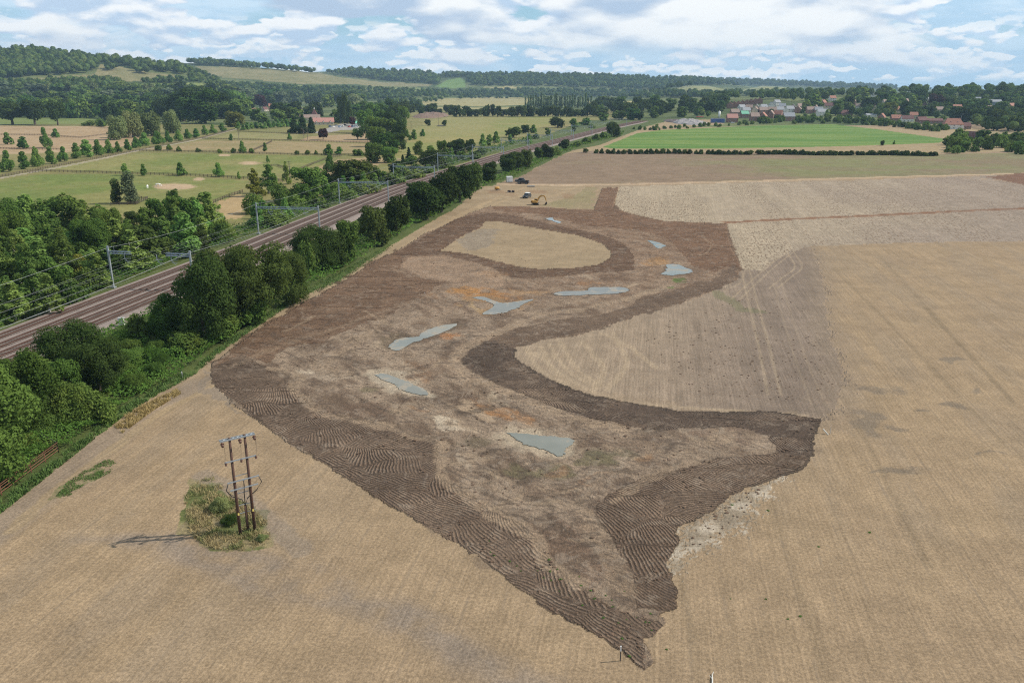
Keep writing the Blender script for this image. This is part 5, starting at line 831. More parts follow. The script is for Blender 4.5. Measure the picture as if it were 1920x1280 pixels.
def grass(name, poly, n, h0, label, mt=grs, lean=.5, wid=.035):
    p = np.array(poly, float); lo, hi = p.min(0), p.max(0); q = rs.uniform(lo, hi, (n*4, 2)); q = q[pip(q[:, 0], q[:, 1], poly)][:n]; w_ = P(q[:, 0], q[:, 1]); k = fbm(w_[:, 0]/1.1+len(label), w_[:, 1]/1.1, 15, 3)*.75+.25*fbm(w_[:, 0]/.35, w_[:, 1]/.35, 17, 2)
    w_ = w_[k > .42]; k = k[k > .42]; h_ = h0*rs.uniform(.4, 1.1, len(w_))*(k*1.6); a = rs.uniform(0, 6.28, len(w_)); t = rs.normal(size=(len(w_), 2))*lean*h_[:, None]; d_ = np.c_[np.cos(a), np.sin(a)]*wid
    z0 = np.zeros(len(w_)); V_ = np.stack([np.c_[w_-d_, z0], np.c_[w_+d_, z0], np.c_[w_+t+d_*.3, h_], np.c_[w_+t-d_*.3, h_]], 1).reshape(-1, 3)
    return tag(link(bpy.data.objects.new(name, npmesh(name, V_, np.arange(len(V_)).reshape(-1, 4), mt))), label, 'grass', kind='stuff')
grass('grass', [(345, 935), (370, 900), (400, 895), (440, 930), (500, 975), (510, 1015), (470, 1032), (400, 1030), (355, 1005)], 9000, .42, 'rough grass tufts around the timber pole', wid=.03)
grass('grass', [(215, 800), (250, 772), (300, 745), (330, 730), (340, 738), (290, 768), (230, 812)], 7000, .5, 'straw coloured grass strip at the field edge', mat('straw_grass', (.36, .27, .11), .9, 0, .3, 2))
greeng = mat('fresh_green_grass', (.085, .15, .03), .9, 0, .4, 1.2)
grass('grass', [(105, 930), (125, 905), (160, 880), (205, 860), (218, 868), (205, 888), (160, 908), (130, 930)], 3500, .16, 'green weedy patch in the stubble', greeng)
grass('grass', [(-20, 955), (83, 880), (150, 825), (215, 775), (270, 738), (340, 700), (372, 688), (366, 702), (277, 752), (217, 792), (150, 845), (83, 899), (-20, 980)], 26000, .5, 'tangled grass margin along the near left field edge', greeng, wid=.05)
grass('grass', [(380, 690), (440, 641), (507, 598), (560, 562), (640, 528), (738, 462), (730, 458), (630, 515), (555, 552), (500, 588), (430, 636), (370, 684)], 26000, .45, 'bright grass margin between bramble bank and brown soil', greeng, wid=.05)
# weeds and clods
def clump(name, pts, sz, lmn, label, seed, nl=26):
    r_ = np.random.default_rng(seed); Vs, Qs, b = [], [], 0
    for u_, v_ in pts:
        w_ = P(u_, v_); s_ = sz*r_.uniform(.5, 1.5); dd = r_.normal(size=(nl, 3)); dd[:, 2] = np.abs(dd[:, 2]); dd /= np.linalg.norm(dd, axis=1)[:, None]; pos = dd*np.array([s_, s_, s_*.6])*r_.uniform(.3, 1, (nl, 1))+np.array([w_[0], w_[1], 0]); V_, Q_ = leaves(r_, pos, dd+r_.normal(size=dd.shape)*.4, s_*.38); Vs.append(V_); Qs.append(Q_+b); b += len(V_)
    return tag(link(bpy.data.objects.new(name, npmesh(name, np.concatenate(Vs), np.concatenate(Qs), lmn))), label, 'weeds', kind='stuff')
rw = np.random.default_rng(9); WP = [(1203, 1145), (1180, 1230), (1166, 1197), (1221, 1181), (1210, 1130), (1184, 1170), (977, 1070), (1373, 946), (1440, 957), (1250, 1217), (1500, 1155), (1436, 1123), (1370, 1122), (1630, 998), (1477, 1160), (1535, 1025)]
WP += [tuple(q) for q in scatter([(900, 1000), (1020, 1040), (1200, 1120), (1240, 1150), (1190, 1200), (1050, 1110), (920, 1040)], 34, 8)]
clump('weeds', WP, .13, LM['young'], 'small fresh green weeds on the bare soil', 2)
clodm = mat('dark_soil_clod', (.12, .075, .048), .95, 0, .3, 4)
def clods(pts, label, seed, smin, smax):
    r_ = np.random.default_rng(seed); iv, iq = ico(); Vs, Qs, b = [], [], 0
    for u_, v_ in pts:
        if any(pip(np.array([u_]), np.array([v_]), q[0])[0] for q in PUDDLES): continue
        w_ = P(u_, v_); s_ = r_.uniform(smin, smax)*np.array([r_.uniform(.8, 2), r_.uniform(.8, 1.6), .6]); Vs.append(iv*s_*r_.uniform(.7, 1.2, (12, 1))+np.array([w_[0], w_[1], .03])); Qs.append(iq+b); b += 12
    tag(link(bpy.data.objects.new('clods', npmesh('clods', np.concatenate(Vs), np.concatenate(Qs), clodm))), label, 'soil clods', kind='stuff')
clods(scatter([(1275, 1000), (1337, 960), (1367, 935), (1412, 915), (1440, 910), (1400, 960), (1350, 1000), (1290, 1040)], 34, 5), 'dark clods lying on the pale chalky corner', 4, .06, .15)
clods(scatter([(1270, 590), (1400, 560), (1500, 560), (1540, 640), (1565, 720), (1480, 755), (1250, 730), (1210, 640)], 260, 4), 'dark clods strewn over the dozed stubble', 5, .06, .15)
clods(scatter(B1, 240, 4)+scatter(B2, 130, 4)+scatter(B3, 120, 4), 'earth lumps on the rippled soil', 6, .05, .14)
clods(scatter(SOIL, 700, 3), 'earth lumps on the scraped soil', 7, .05, .16)

tree('bush', 415, 955, 46, 30, 'low straggly olive bush beside the timber pole', None, 'willow', lod='n'); tree('bush', 430, 980, 36, 18, 'dark low bramble bush at the foot of the timber pole', None, 'oak', lod='n'); tree('bush', 492, 1012, 26, 14, 'tiny dry bush right of the timber pole', None, 'willow', lod='n')
# ------------------------------------------------------------ small things at the near edge
rust = mat('rusty_pipe', (.20, .085, .05), .8, .2, .4, 3); dsteel = mat('dark_weathered_steel', (.06, .05, .05), .7)
g0, g1, g2 = P(-60, 975), P(110, 848), P(80, 830); e = tag(empty('railing', (g1[0], g1[1], 0)), 'rusty tubular railing at the left field edge, turning a corner', 'railing')
for a, b, m_ in ((g0-g1, g1*0, rust), (g1*0, g2-g1, dsteel)):
    L = np.linalg.norm(b-a); n = max(2, int(L/2.4))
    for h_ in (.35, .7, 1.05, 1.3):
        for s_ in ((-.12, .12) if m_ is rust and h_ > 1 else (0,)): MB().tube([(a[0], a[1]+s_, h_), (b[0], b[1]+s_, h_)], .04, 6).build('rail', m_, e)
    for k in range(n+1): q = a+(b-a)*k/n; MB().tube([(q[0], q[1], -.2), (q[0], q[1], 1.4)], .055, 6).build('post', m_, e)
whitep = mat('white_paint', (.78, .78, .76), .5); greyp = mat('grey_plastic', (.35, .36, .36), .6)
for (u_, v_), h_, lab in (((1163, 1238), 1.35, 'thin stake with a white painted top at the near tip of the soil'), ((342, 708), 1.0, 'short white marker post at the bramble edge near the soil corner'), ((242, 742), 1.0, 'short white marker post beside the straw coloured grass'), ((467, 606), .9, 'short white marker post under the big oaks')):
    w_ = P(u_, v_); e = tag(empty('marker_post', (w_[0], w_[1], 0)), lab, 'marker post'); MB().box((0, 0, h_*.33), (.07, .07, h_*.7)).build('shaft', dsteel if h_ > 1.2 else greyp, e); MB().box((0, 0, h_*.83), (.085, .085, h_*.34)).build('painted_top', whitep, e)
w_ = P(1333, 1282); tag(MB().tube([(w_[0], w_[1]-1.2, .05), (w_[0]+.02, w_[1]-.3, .12), (w_[0]+.22, w_[1]+.5, .10), (w_[0]+.30, w_[1]+.9, .08), (w_[0]+.45, w_[1]+1.1, .2)], [.05, .06, .05, .04, .02], 6).tube([(w_[0]+.2, w_[1]+.45, .1), (w_[0]+.02, w_[1]+.65, .25)], [.03, .015], 5).build('dead_branch', mat('bleached_wood', (.55, .54, .5), .8)), 'pale bleached dead branch lying at the bottom edge', 'branch')
w_ = P(1553, 815); o = MB().tube([(w_[0], w_[1], 0), (w_[0]-.5, w_[1]+.6, .55)], .07, 6).tube([(w_[0]+.3, w_[1]+.2, 0), (w_[0]+.3, w_[1]+.2, 1.1)], .03, 5); tag(o.build('broken_stake', mat('bleached_stake', (.6, .58, .52), .8)), 'leaning pale broken stake at the right corner of the dozed field', 'stake')
w_ = P(229, 612); e = tag(empty('trackside_cabinet', (w_[0], w_[1], .2), .15), 'white trackside equipment cabinet between track and yellow green shrub', 'cabinet'); MB().box((0, 0, .75), (1.0, .7, 1.3)).build('cabinet_body', whitep, e, False, .03); MB().box((0, 0, 1.45), (1.1, .8, .08)).build('cabinet_roof', greyp, e); MB().box((0, -.36, .75), (.9, .03, 1.1)).build('door', mat('offwhite_door', (.68, .68, .66), .5), e)
w_ = P(440, 899); 
# ------------------------------------------------------------ site compound
glass = mat('dark_glass', (.03, .04, .05), .1); tyre = mat('black_rubber', (.022, .022, .022), .85); cyel = mat('orange_yellow_paint', (.50, .27, .05), .5, 0, .25, 2); blackp = mat('black_car_paint', (.02, .022, .028), .25); dgrey = mat('dark_grey_metal', (.09, .09, .09), .6)
def wheel(e, x_, y_, r_=.36, wd=.25):
    q = MB().tube([(x_, y_-wd/2, r_), (x_, y_+wd/2, r_)], r_, 14).build('wheel', tyre, e, True); MB().tube([(x_, y_-wd/2-.01, r_), (x_, y_+wd/2+.01, r_)], r_*.55, 10).build('rim', greyp, q)
def car(u_, v_, rz, paint, roofm, label, pick=False, cat='car', sc=1., group=None):
    w_ = P(u_, v_); e = tag(empty('pickup_truck' if pick else 'car', (w_[0], w_[1], 0), rz, (sc,)*3), label, cat, group)
    MB().prism([(-2.3, .4), (2.25, .4), (2.3, .75), (2.1, 1.0), (.9, 1.08), (-2.25, 1.1), (-2.35, .8)], -.9, .9).build('body', paint, e, False, .08)
    cb = [(-.55, 1.08), (1.05, 1.06), (.45, 1.75), (-.4, 1.78)] if pick else [(-2.1, 1.08), (1.05, 1.06), (.4, 1.68), (-1.7, 1.7)]
    MB().prism(cb, -.8, .8).build('window_band', glass, e, False, .05); x0, x1 = (-.42, .45) if pick else (-1.68, .38)
    MB().box(((x0+x1)/2, 0, 1.78), (x1-x0+.1, 1.55, .08)).build('roof', roofm, e, False, .03)
    if pick: MB().box((-1.45, .85, 1.2), (1.7, .08, .3)).box((-1.45, -.85, 1.2), (1.7, .08, .3)).box((-2.28, 0, 1.2), (.08, 1.7, .3)).build('load_bed', paint, e)
    for sx in (-1.45, 1.45):
        for sy in (-.82, .82): wheel(e, sx, sy)
    for sy in (-.6, .6): MB().box((2.27, sy, .78), (.08, .32, .16)).build('headlight', whitep, e)
    return e
car(981, 345, R(165), blackp, blackp, 'black pickup in front of the other dark car by the white container', True, 'pickup', 1.15); car(975, 341.5, R(178), mat('dark_blue_car_paint', (.03, .035, .045), .3), dgrey, 'dark car behind the black pickup near the white container', False, 'car', 1.05)
car(988, 371, R(-112), mat('black_offroad_paint', (.03, .035, .04), .3), whitep, 'white roofed dark off road car beside the excavator', False, 'car', 1.1)
w_ = P(955, 342); e = tag(empty('site_container', (w_[0], w_[1], 0), R(10)), 'white site cabin container at the green bank', 'container'); MB().box((0, 0, 1.45), (2.7, 2.4, 2.3)).build('cabin_body', whitep, e, False, .04)
MB().box((0, 0, 2.65), (2.8, 2.5, .12)).build('roof', mat('pale_roof_sheet', (.7, .72, .74), .5), e); MB().box((-.5, -1.22, 1.3), (.85, .04, 1.9)).build('door', mat('pale_grey_door', (.55, .58, .6), .5), e)
for sx in (-1.1, 1.1): MB().box((sx, 0, .15), (.2, 2.3, .3)).build('skid', dgrey, e)
w_ = P(932, 357); e = tag(empty('fuel_bowser', (w_[0], w_[1], 0), R(8)), 'small orange fuel bowser trailer at the left of the yard', 'bowser'); MB().tube([(-1.0, 0, .95), (-.9, 0, .95), (.9, 0, .95), (1.0, 0, .95)], [.45, .6, .6, .45], 12).build('tank', cyel, e, True); MB().box((.2, 0, .4), (2.6, 1.0, .15)).build('chassis', dgrey, e); MB().box((1.7, 0, .4), (1.0, .1, .1)).build('drawbar', whitep, e)
for sy in (-.6, .6): wheel(e, 0, sy, .33, .2)
w_ = P(958, 361); e = tag(empty('attachment_stack', (w_[0], w_[1], 0), R(-4)), 'dark brown digging bucket and steel pieces lying in the yard', 'digger bucket'); MB().prism([(-1.5, .1), (-.1, .05), (.0, .6), (-.3, .95), (-1.4, .9)], -.5, .5).build('bucket_shell', mat('brown_worn_steel', (.06, .035, .028), .6), e, False, .04); MB().prism([(.2, .05), (1.5, .1), (1.5, .8), (.4, .9)], -.45, .45).build('bucket_shell', mat('dark_brown_steel', (.045, .028, .024), .6), e, False, .04); MB().box((.1, -.3, .5), (.2, .15, .8)).box((-1.2, -.7, .2), (.3, .3, .35)).build('pale_bracket', whitep, e)
w_ = P(995, 350); e = tag(empty('steel_plates', (w_[0], w_[1], 0), R(-6)), 'flat stack of grey steel road plates in the yard', 'road plates')
for k in range(3): MB().box((.1*k, .12*k, .07+k*.09), (3.4, 1.8, .08), .03*k).build('plate', mat('grey_plate_steel', (.13, .15, .17), .5, .3), e)
# excavator, slewed with its arm to the right
w_ = P(1004, 384); e = tag(empty('excavator', (w_[0], w_[1], 0), R(-4), (.86,)*3), 'orange yellow tracked excavator with folded arm beside the brown soil', 'excavator')
for sy in (-.95, .95):
    tk_ = MB().prism([(-1.75, .25), (-1.5, .02), (1.5, .02), (1.75, .25), (1.75, .55), (1.5, .78), (-1.5, .78), (-1.75, .55)], sy-.28, sy+.28).build('track', tyre, e, False, .05)
    for sx in (-1.45, 1.45): MB().tube([(sx, sy-.3, .4), (sx, sy+.3, .4)], .32, 12).build('sprocket', mat('dusty_steel', (.38, .33, .27), .8), tk_, True)
MB().box((0, 0, .65), (1.6, 1.4, .4)).build('undercarriage', dgrey, e)
MB().prism([(-1.9, .98), (.9, .98), (.9, 1.25), (.2, 1.95), (-1.75, 2.0), (-1.95, 1.6)], -1.2, .2).build('engine_house', cyel, e, False, .08)
MB().prism([(-1.95, 1.0), (-1.2, 1.0), (-1.2, 1.9), (-1.8, 1.9), (-2.1, 1.5)], -1.2, 1.2).build('counterweight', mat('ochre_counterweight', (.42, .21, .05), .5), e, False, .08)
cb_ = MB().prism([(-.6, 1.0), (.85, 1.0), (.95, 1.6), (.55, 2.6), (-.5, 2.6)], .3, 1.2).build('cab', cyel, e, False, .05); MB().prism([(-.45, 1.6), (.86, 1.6), (.56, 2.5), (-.42, 2.5)], .27, 1.23).build('cab_window', glass, cb_)
def arm(pts, w0, hs):                        # box section beam along an xz path
    m = MB(); p = [np.array(q) for q in pts]; vs = []
    for i, q in enumerate(p):
        t = p[min(i+1, len(p)-1)]-p[max(i-1, 0)]; t = t/np.linalg.norm(t); n = np.array([-t[1], t[0]])*hs[i]/2
        for a, s_ in ((q+n, -1), (q+n, 1), (q-n, 1), (q-n, -1)): vs.append((a[0], s_*w0/2, a[1]))
    f_ = [(0, 1, 2, 3)]+[(i*4+k, (i+1)*4+k, (i+1)*4+(k+1) % 4, i*4+(k+1) % 4) for i in range(len(p)-1) for k in range(4)]+[tuple(len(vs)-4+k for k in (3, 2, 1, 0))]
    return m.add(vs, f_)
arm([(.7, 1.4), (1.3, 2.9), (2.0, 3.7), (3.0, 3.95), (3.9, 3.75)], .36, (.5, .62, .7, .5, .35)).build('boom', cyel, e, False, .03)
arm([(3.5, 4.1), (4.0, 3.6), (4.5, 2.3), (4.75, 1.3)], .3, (.3, .5, .36, .24)).build('dipper_arm', cyel, e, False, .03)
arm([(1.3, 1.7), (1.9, 3.0)], .16, (.16, .14)).build('boom_ram', mat('chrome_ram', (.5, .5, .5), .3, .7), e); arm([(2.3, 4.25), (3.6, 4.15)], .16, (.16, .14)).build('dipper_ram', bpy.data.materials['chrome_ram'], e)
MB().prism([(4.7, 1.35), (5.05, 1.1), (5.1, .5), (4.6, .1), (3.9, .15), (4.2, .5), (4.4, 1.0)], -.55, .55).build('bucket', mat('dark_bucket_steel', (.05, .04, .035), .6), e, False, .03)

# ------------------------------------------------------------ paddocks: horses, fences, poles
white_h = mat('white_horse_coat', (.80, .78, .73), .7, 0, .05)
def horse(u_, v_, rz, label, grazing=True):
    w_ = P(u_, v_); N_ = [(-.75, 0, 1.22), (-.25, 0, 1.18), (.35, 0, 1.2), (.72, 0, 1.28), (1.0, 0, 1.12 if grazing else 1.7), (1.3, 0, .62 if grazing else 2.0), (1.42, 0, .30 if grazing else 1.95), (1.38, 0, .08 if grazing else 1.8)]; Rr = [.3, .34, .34, .3, .2, .14, .14, .09]
    E_ = [(i, i+1) for i in range(7)]
    for bx, par, kn in ((-.72, 0, -.12), (.62, 3, .04)):
        for sy in (-.2, .2):
            b = len(N_); N_ += [(bx, sy, .95), (bx+kn, sy, .5), (bx+kn*.3, sy, .22), (bx+.06, sy, .02)]; Rr += [.18, .085, .06, .075]; E_ += [(par, b), (b, b+1), (b+1, b+2), (b+2, b+3)]
    b = len(N_); N_ += [(-1.08, 0, 1.15), (-1.18, 0, .7), (-1.16, 0, .45)]; Rr += [.08, .08, .04]; E_ += [(0, b), (b, b+1), (b+1, b+2)]
    for sy in (-.08, .08): b = len(N_); N_ += [(1.27, sy, .78 if grazing else 2.2)]; Rr += [.035]; E_ += [(5, b)]
    me = bpy.data.meshes.new('horse'); me.from_pydata(N_, E_, []); me.materials.append(white_h); o = link(bpy.data.objects.new('horse', me)); o.location = (w_[0], w_[1], 0); o.rotation_euler = (0, 0, rz)
    sk = o.modifiers.new('skin', 'SKIN')
    if not me.skin_vertices: me.skin_vertices.add() if hasattr(me.skin_vertices, 'add') else None
    for q, r_ in zip(me.skin_vertices[0].data, Rr): q.radius = (r_, r_)
    me.skin_vertices[0].data[0].use_root = True; sb = o.modifiers.new('smooth', 'SUBSURF'); sb.levels = sb.render_levels = 2; tag(o, label, 'horse', 'white horses')
horse(297, 350, R(5), 'white horse in side view grazing beside the sand patch'); horse(277, 353, R(-75), 'white horse seen end on, left of the horse by the sand patch')
fwood = mat('dark_fence_wood', (.085, .06, .048), .9, 0, .3, 3)
def fence(pts, label, h=1.3, sp=2.6, rails=(.45, .8, 1.15)):
    q = [P(*p) for p in pts]; m = MB()
    for a, b in zip(q[:-1], q[1:]):
        L = np.linalg.norm(b-a); n = max(1, round(L/sp)); rz_ = math.atan2(*(b-a)[::-1])
        for k in range(n+1): c_ = a+(b-a)*k/n; m.box((c_[0], c_[1], h/2), (.16, .16, h), rz_)
        for z_ in rails: c_ = (a+b)/2; m.box((c_[0], c_[1], z_), (L, .05, .14), rz_)
    tag(m.build('fence', fwood), label, 'fence', 'post and rail fences of the paddocks')
fence([(55, 325), (72, 322), (225, 326), (375, 331), (480, 337), (545, 342)], 'long dark rail fence between the near paddock and the second paddock'); fence([(-60, 343), (0, 333), (62, 321), (160, 302), (262, 282), (340, 267), (380, 259), (440, 243)], 'rail fence running along the right side of the paddock track')
fence([(262, 284), (400, 286), (480, 289), (560, 291), (690, 292)], 'second long rail fence, dotted with little bushes'); fence([(380, 261), (470, 263), (560, 265), (695, 269)], 'third long rail fence before the dark conifers'); fence([(445, 247), (500, 250), (565, 251)], 'farthest rail fence left of the dark conifers'); fence([(610, 250), (690, 252)], 'farthest rail fence right of the reddish tree')
fence([(208, 386), (255, 384), (277, 374), (255, 374)], 'small rail enclosure around the two pointed trees'); fence([(455, 361), (430, 369), (400, 381)], 'short rail fence by the sandy ground at the scrub'); fence([(542, 327), (580, 311), (617, 297), (640, 293)], 'slanting rail fence beside the sandy strip'); fence([(498, 313), (520, 312), (532, 316)], 'tiny rail enclosure in the second paddock')
fence([(690, 292), (697, 275), (700, 269)], 'short cross fence at the tree belt'); fence([(-40, 253), (75, 254), (150, 259), (205, 252)], 'upper fence across the tan field'); fence([(-40, 278), (60, 281), (120, 281)], 'lower fence across the tan field')
fence([(465, 287), (490, 276), (510, 266)], 'slanting double fence between third and second fences')
def pole(u_, v_, hp, label, arms=2):
    w_ = P(u_, v_); h_ = hp*depth(*w_)/F; e = tag(empty('power_pole', (w_[0], w_[1], 0), .3), label, 'power pole', 'timber power poles'); MB().tube([(0, 0, -.2), (0, 0, h_)], [.2, .13], 7).build('shaft', mat_pole, e)
    for k in range(arms): MB().box((0, 0, h_-.3-k*1.1), (2.4-.5*k, .12, .12)).build('crossarm', mat_pole, e)
mat_pole = mat('grey_weathered_timber', (.13, .115, .10), .9)
pole(545, 345, 42, 'timber power pole among the scrub beside the big round tree', 3); pole(271, 432, 26, 'short dark pole by the olive round tree', 2); pole(690, 268, 24, 'pole at the right end of the third fence', 1); pole(822, 237, 33, 'pole standing in the meadow by its spoil heap', 2); pole(577, 262, 20, 'thin pole right of the dark conifers', 1); pole(771, 240, 12, 'thin pole at the upper left corner of the meadow', 1)
dead = mat('grey_dead_wood', (.20, .17, .15), .9)
for u_, v_, hp, lab in ((448, 264, 26, 'bare grey dead tree on the third fence'), (570, 262, 22, 'bare dead tree below the dark conifers')):
    w_ = P(u_, v_); h_ = hp*depth(*w_)/F; m = MB().tube([(0, 0, 0), (0, 0, h_*.9)], [.2, .04], 6); r_ = random.Random(u_)
    for k in range(16): a = r_.uniform(0, 6.3); z0 = h_*r_.uniform(.3, .8); L = h_*r_.uniform(.12, .26); m.tube([(0, 0, z0), (math.cos(a)*L, math.sin(a)*L, z0+L*1.1)], [.07, .02], 4)
    o = m.build('dead_tree', dead); o.location = (w_[0], w_[1], 0); tag(o, lab, 'dead tree')

# ------------------------------------------------------------ houses
brick = mat('red_brick', (.27, .155, .12), .9, 0, .2, 2); pinkb = mat('pale_red_brick', (.33, .19, .15), .9, 0, .2, 2); render_w = mat('white_render', (.72, .70, .66), .8); cream = mat('cream_render', (.55, .47, .36), .8)
rtile = mat('red_roof_tile', (.33, .15, .105), .85, 0, .25, 1.5); btile = mat('brown_roof_tile', (.29, .21, .175), .85, 0, .25, 1.5); gtile = mat('grey_slate_roof', (.25, .265, .29), .7, 0, .2, 1.5); salmon = mat('salmon_roof_tile', (.40, .20, .165), .8, 0, .15, 1.5); dtile = mat('dark_red_roof_tile', (.14, .06, .055), .85, 0, .25, 1.5)
def house(u_, v_, w, dp, hw, hr, rz, wallm, roofm, label, group=None, chim=1, nwin=3, gables=0, name='house', hip=0., lights=0):
    x_, y_, z_, ok = (float(q[0]) for q in hit(u_, v_)); e = tag(empty(name, (x_, y_, z_), rz), label, 'house' if name == 'house' else 'building', group)
    m = MB().box((0, 0, hw/2), (w, dp, hw))
    if not hip: m.add([(-w/2, -dp/2, hw), (-w/2, dp/2, hw), (-w/2, 0, hw+hr*.96), (w/2, -dp/2, hw), (w/2, dp/2, hw), (w/2, 0, hw+hr*.96)], [(0, 2, 1), (3, 4, 5)])
    m.build('wall', wallm, e)
    o_ = .35; hx = w/2*(1-hip); r_ = MB(); a, b = w/2+o_, dp/2+o_; th = .22
    V0 = [(-a, -b, hw-.12), (a, -b, hw-.12), (a, b, hw-.12), (-a, b, hw-.12), (-hx-(0 if hip else o_), 0, hw+hr), (hx+(0 if hip else o_), 0, hw+hr)]
    V1 = [(p[0], p[1], p[2]+th) for p in V0]; F0 = [(0, 1, 5, 4), (2, 3, 4, 5)]+([(3, 0, 4), (1, 2, 5)] if hip else [])
    r_.add(V0+V1, [tuple(i+6 for i in f) for f in F0]+[f[::-1] for f in F0]+[(0, 1, 7, 6), (2, 3, 9, 8), (1, 2, 8, 7), (3, 0, 6, 9)]+([] if hip else [(0, 4, 10, 6), (4, 3, 9, 10), (1, 7, 11, 5), (5, 11, 8, 2)]))
    ro = r_.build('roof', roofm, e)
    for k in range(chim): MB().box((w*(.32-.64*k), .3, hw+hr+.25), (.7, .6, 1.5)).build('chimney', brick if wallm is not brick else pinkb, ro)
    for fl in range(2 if hw > 4 else 1):
        for k in range(nwin):
            xx = -w/2+w*(k+.5)/nwin; f_ = MB().box((xx, -dp/2-.03, 1.4+fl*2.5), (1.3, .06, 1.2)).build('window', whitep, e); MB().box((xx, -dp/2-.07, 1.4+fl*2.5), (1.05, .03, .95)).build('pane', glass, f_)
    for k in range(gables):
        xx = -w/2+w*(k+.5)/gables; q = MB().add([(xx-1.3, -b-.1, hw-.3), (xx+1.3, -b-.1, hw-.3), (xx, -b-.1, hw+1.9), (xx, 0, hw+1.9), (xx-1.3, -.2, hw-.3), (xx+1.3, -.2, hw-.3)], [(0, 1, 2), (0, 2, 3, 4), (1, 5, 3, 2)]).build('dormer', roofm, e); MB().add([(xx-.95, -b-.14, hw-.2), (xx+.95, -b-.14, hw-.2), (xx, -b-.14, hw+1.5)], [(0, 1, 2)]).build('gable_front', render_w, q)
    for k in range(lights): MB().box((-w*.15+k*w*.35, -dp*.27, hw+hr*.52), (1.1, .9, .14)).build('roof_window', mat_pane, e)
    return e
mat_pane = mat('pale_roof_glass', (.75, .8, .85), .1)
house(607, 234, 24, 11, 3.2, 4.6, R(14), cream, salmon, 'long house with a salmon red roof and white gabled dormers', None, 2, 5, 3); house(582, 226, 26, 9, 3.4, 4., R(8), cream, btile, 'long low farm building with a brown roof behind the salmon roofed house', None, 1, 5); house(566, 214, 18, 9, 4.0, 4.4, R(5), render_w, dtile, 'dark red roofed barn house with a white gable end by the farm', None, 1, 3)
e = house(590, 222, 7, 7, 5, 8, 0, cream, dtile, 'oast style building with a tall pointed roof and white cowl', None, 0, 1, 0, 'oast_house', .98); MB().tube([(0, 0, 12.8), (.3, 0, 14.8)], [.8, .25], 8).build('cowl', whitep, e)
house(509, 208, 9, 9, 8, 5, R(20), pinkb, rtile, 'tall red brick farmhouse with chimneys beside the copper beech', None, 2, 2); house(497, 209, 10, 8, 3.4, 4.4, R(60), cream, dtile, 'low wing with a dark roof left of the tall farmhouse', None, 0, 2); house(478, 209, 16, 8, 3, 2.6, R(3), brick, rtile, 'long low red roofed building at the left of the farmhouse', None, 0, 3)
for i in range(8): house(1368+i*8.0, 204-i*1.3, 9.5, 10, 5.6, 4.6, R(75), brick, rtile, ORD[i]+' house from the left in the stepped red roofed terrace', 'stepped red roofed terrace', i % 2, 2)
row2 = [(1390, 208.5, gtile, render_w), (1404, 209, btile, pinkb), (1418, 207.5, gtile, cream), (1431, 208, gtile, render_w), (1446, 203, gtile, render_w), (1456, 199, gtile, render_w), (1466, 206, gtile, cream), (1486, 208, gtile, brick), (1500, 206, btile, cream)]
for i, (a, b, r_, w_) in enumerate(row2): house(a, b, 10, 9, 5.2, 4.2, R([20, -15, 70, 10, 80][i % 5]), w_, r_, ORD[i]+' from the left of the mixed grey and brown roofed houses behind the estate front', 'houses in the middle of the estate', 1, 2)
row3 = [(1377, 218, btile, pinkb), (1398, 214.5, gtile, render_w), (1416, 213.5, btile, cream), (1430, 214, btile, pinkb), (1447, 214, btile, pinkb), (1461, 213, gtile, render_w), (1480, 211.5, gtile, render_w), (1496, 212, btile, brick), (1519, 213, btile, pinkb), (1534, 213.5, gtile, pinkb)]
for i, (a, b, r_, w_) in enumerate(row3): house(a, b, 11.5, 9, 5.2, 4.4, R([5, 10, 65, 0, -10][i % 5]), w_, r_, ORD[i]+' from the left in the second row of the estate', 'second row of the estate', 1, 2)
row4 = [(1372, 230, salmon, brick, 13), (1414, 227, btile, brick, 11), (1430, 226, rtile, brick, 10), (1445, 222, btile, brick, 10), (1459, 222, rtile, brick, 11), (1478, 227, gtile, pinkb, 14)]
for i, (a, b, r_, w_, ww) in enumerate(row4): house(a, b, ww, 9, 5.4, 4.8, R([0, 3, 60, 60, -40, 0][i]), w_, r_, ORD[i]+' brick house from the left in the front row of the estate', 'front row of the estate', 0, 2)
house(1395, 221, 10, 9, 5, 4, R(5), brick, mat('green_roof_membrane', (.14, .40, .27), .6), 'unfinished house with a bright green roof membrane')
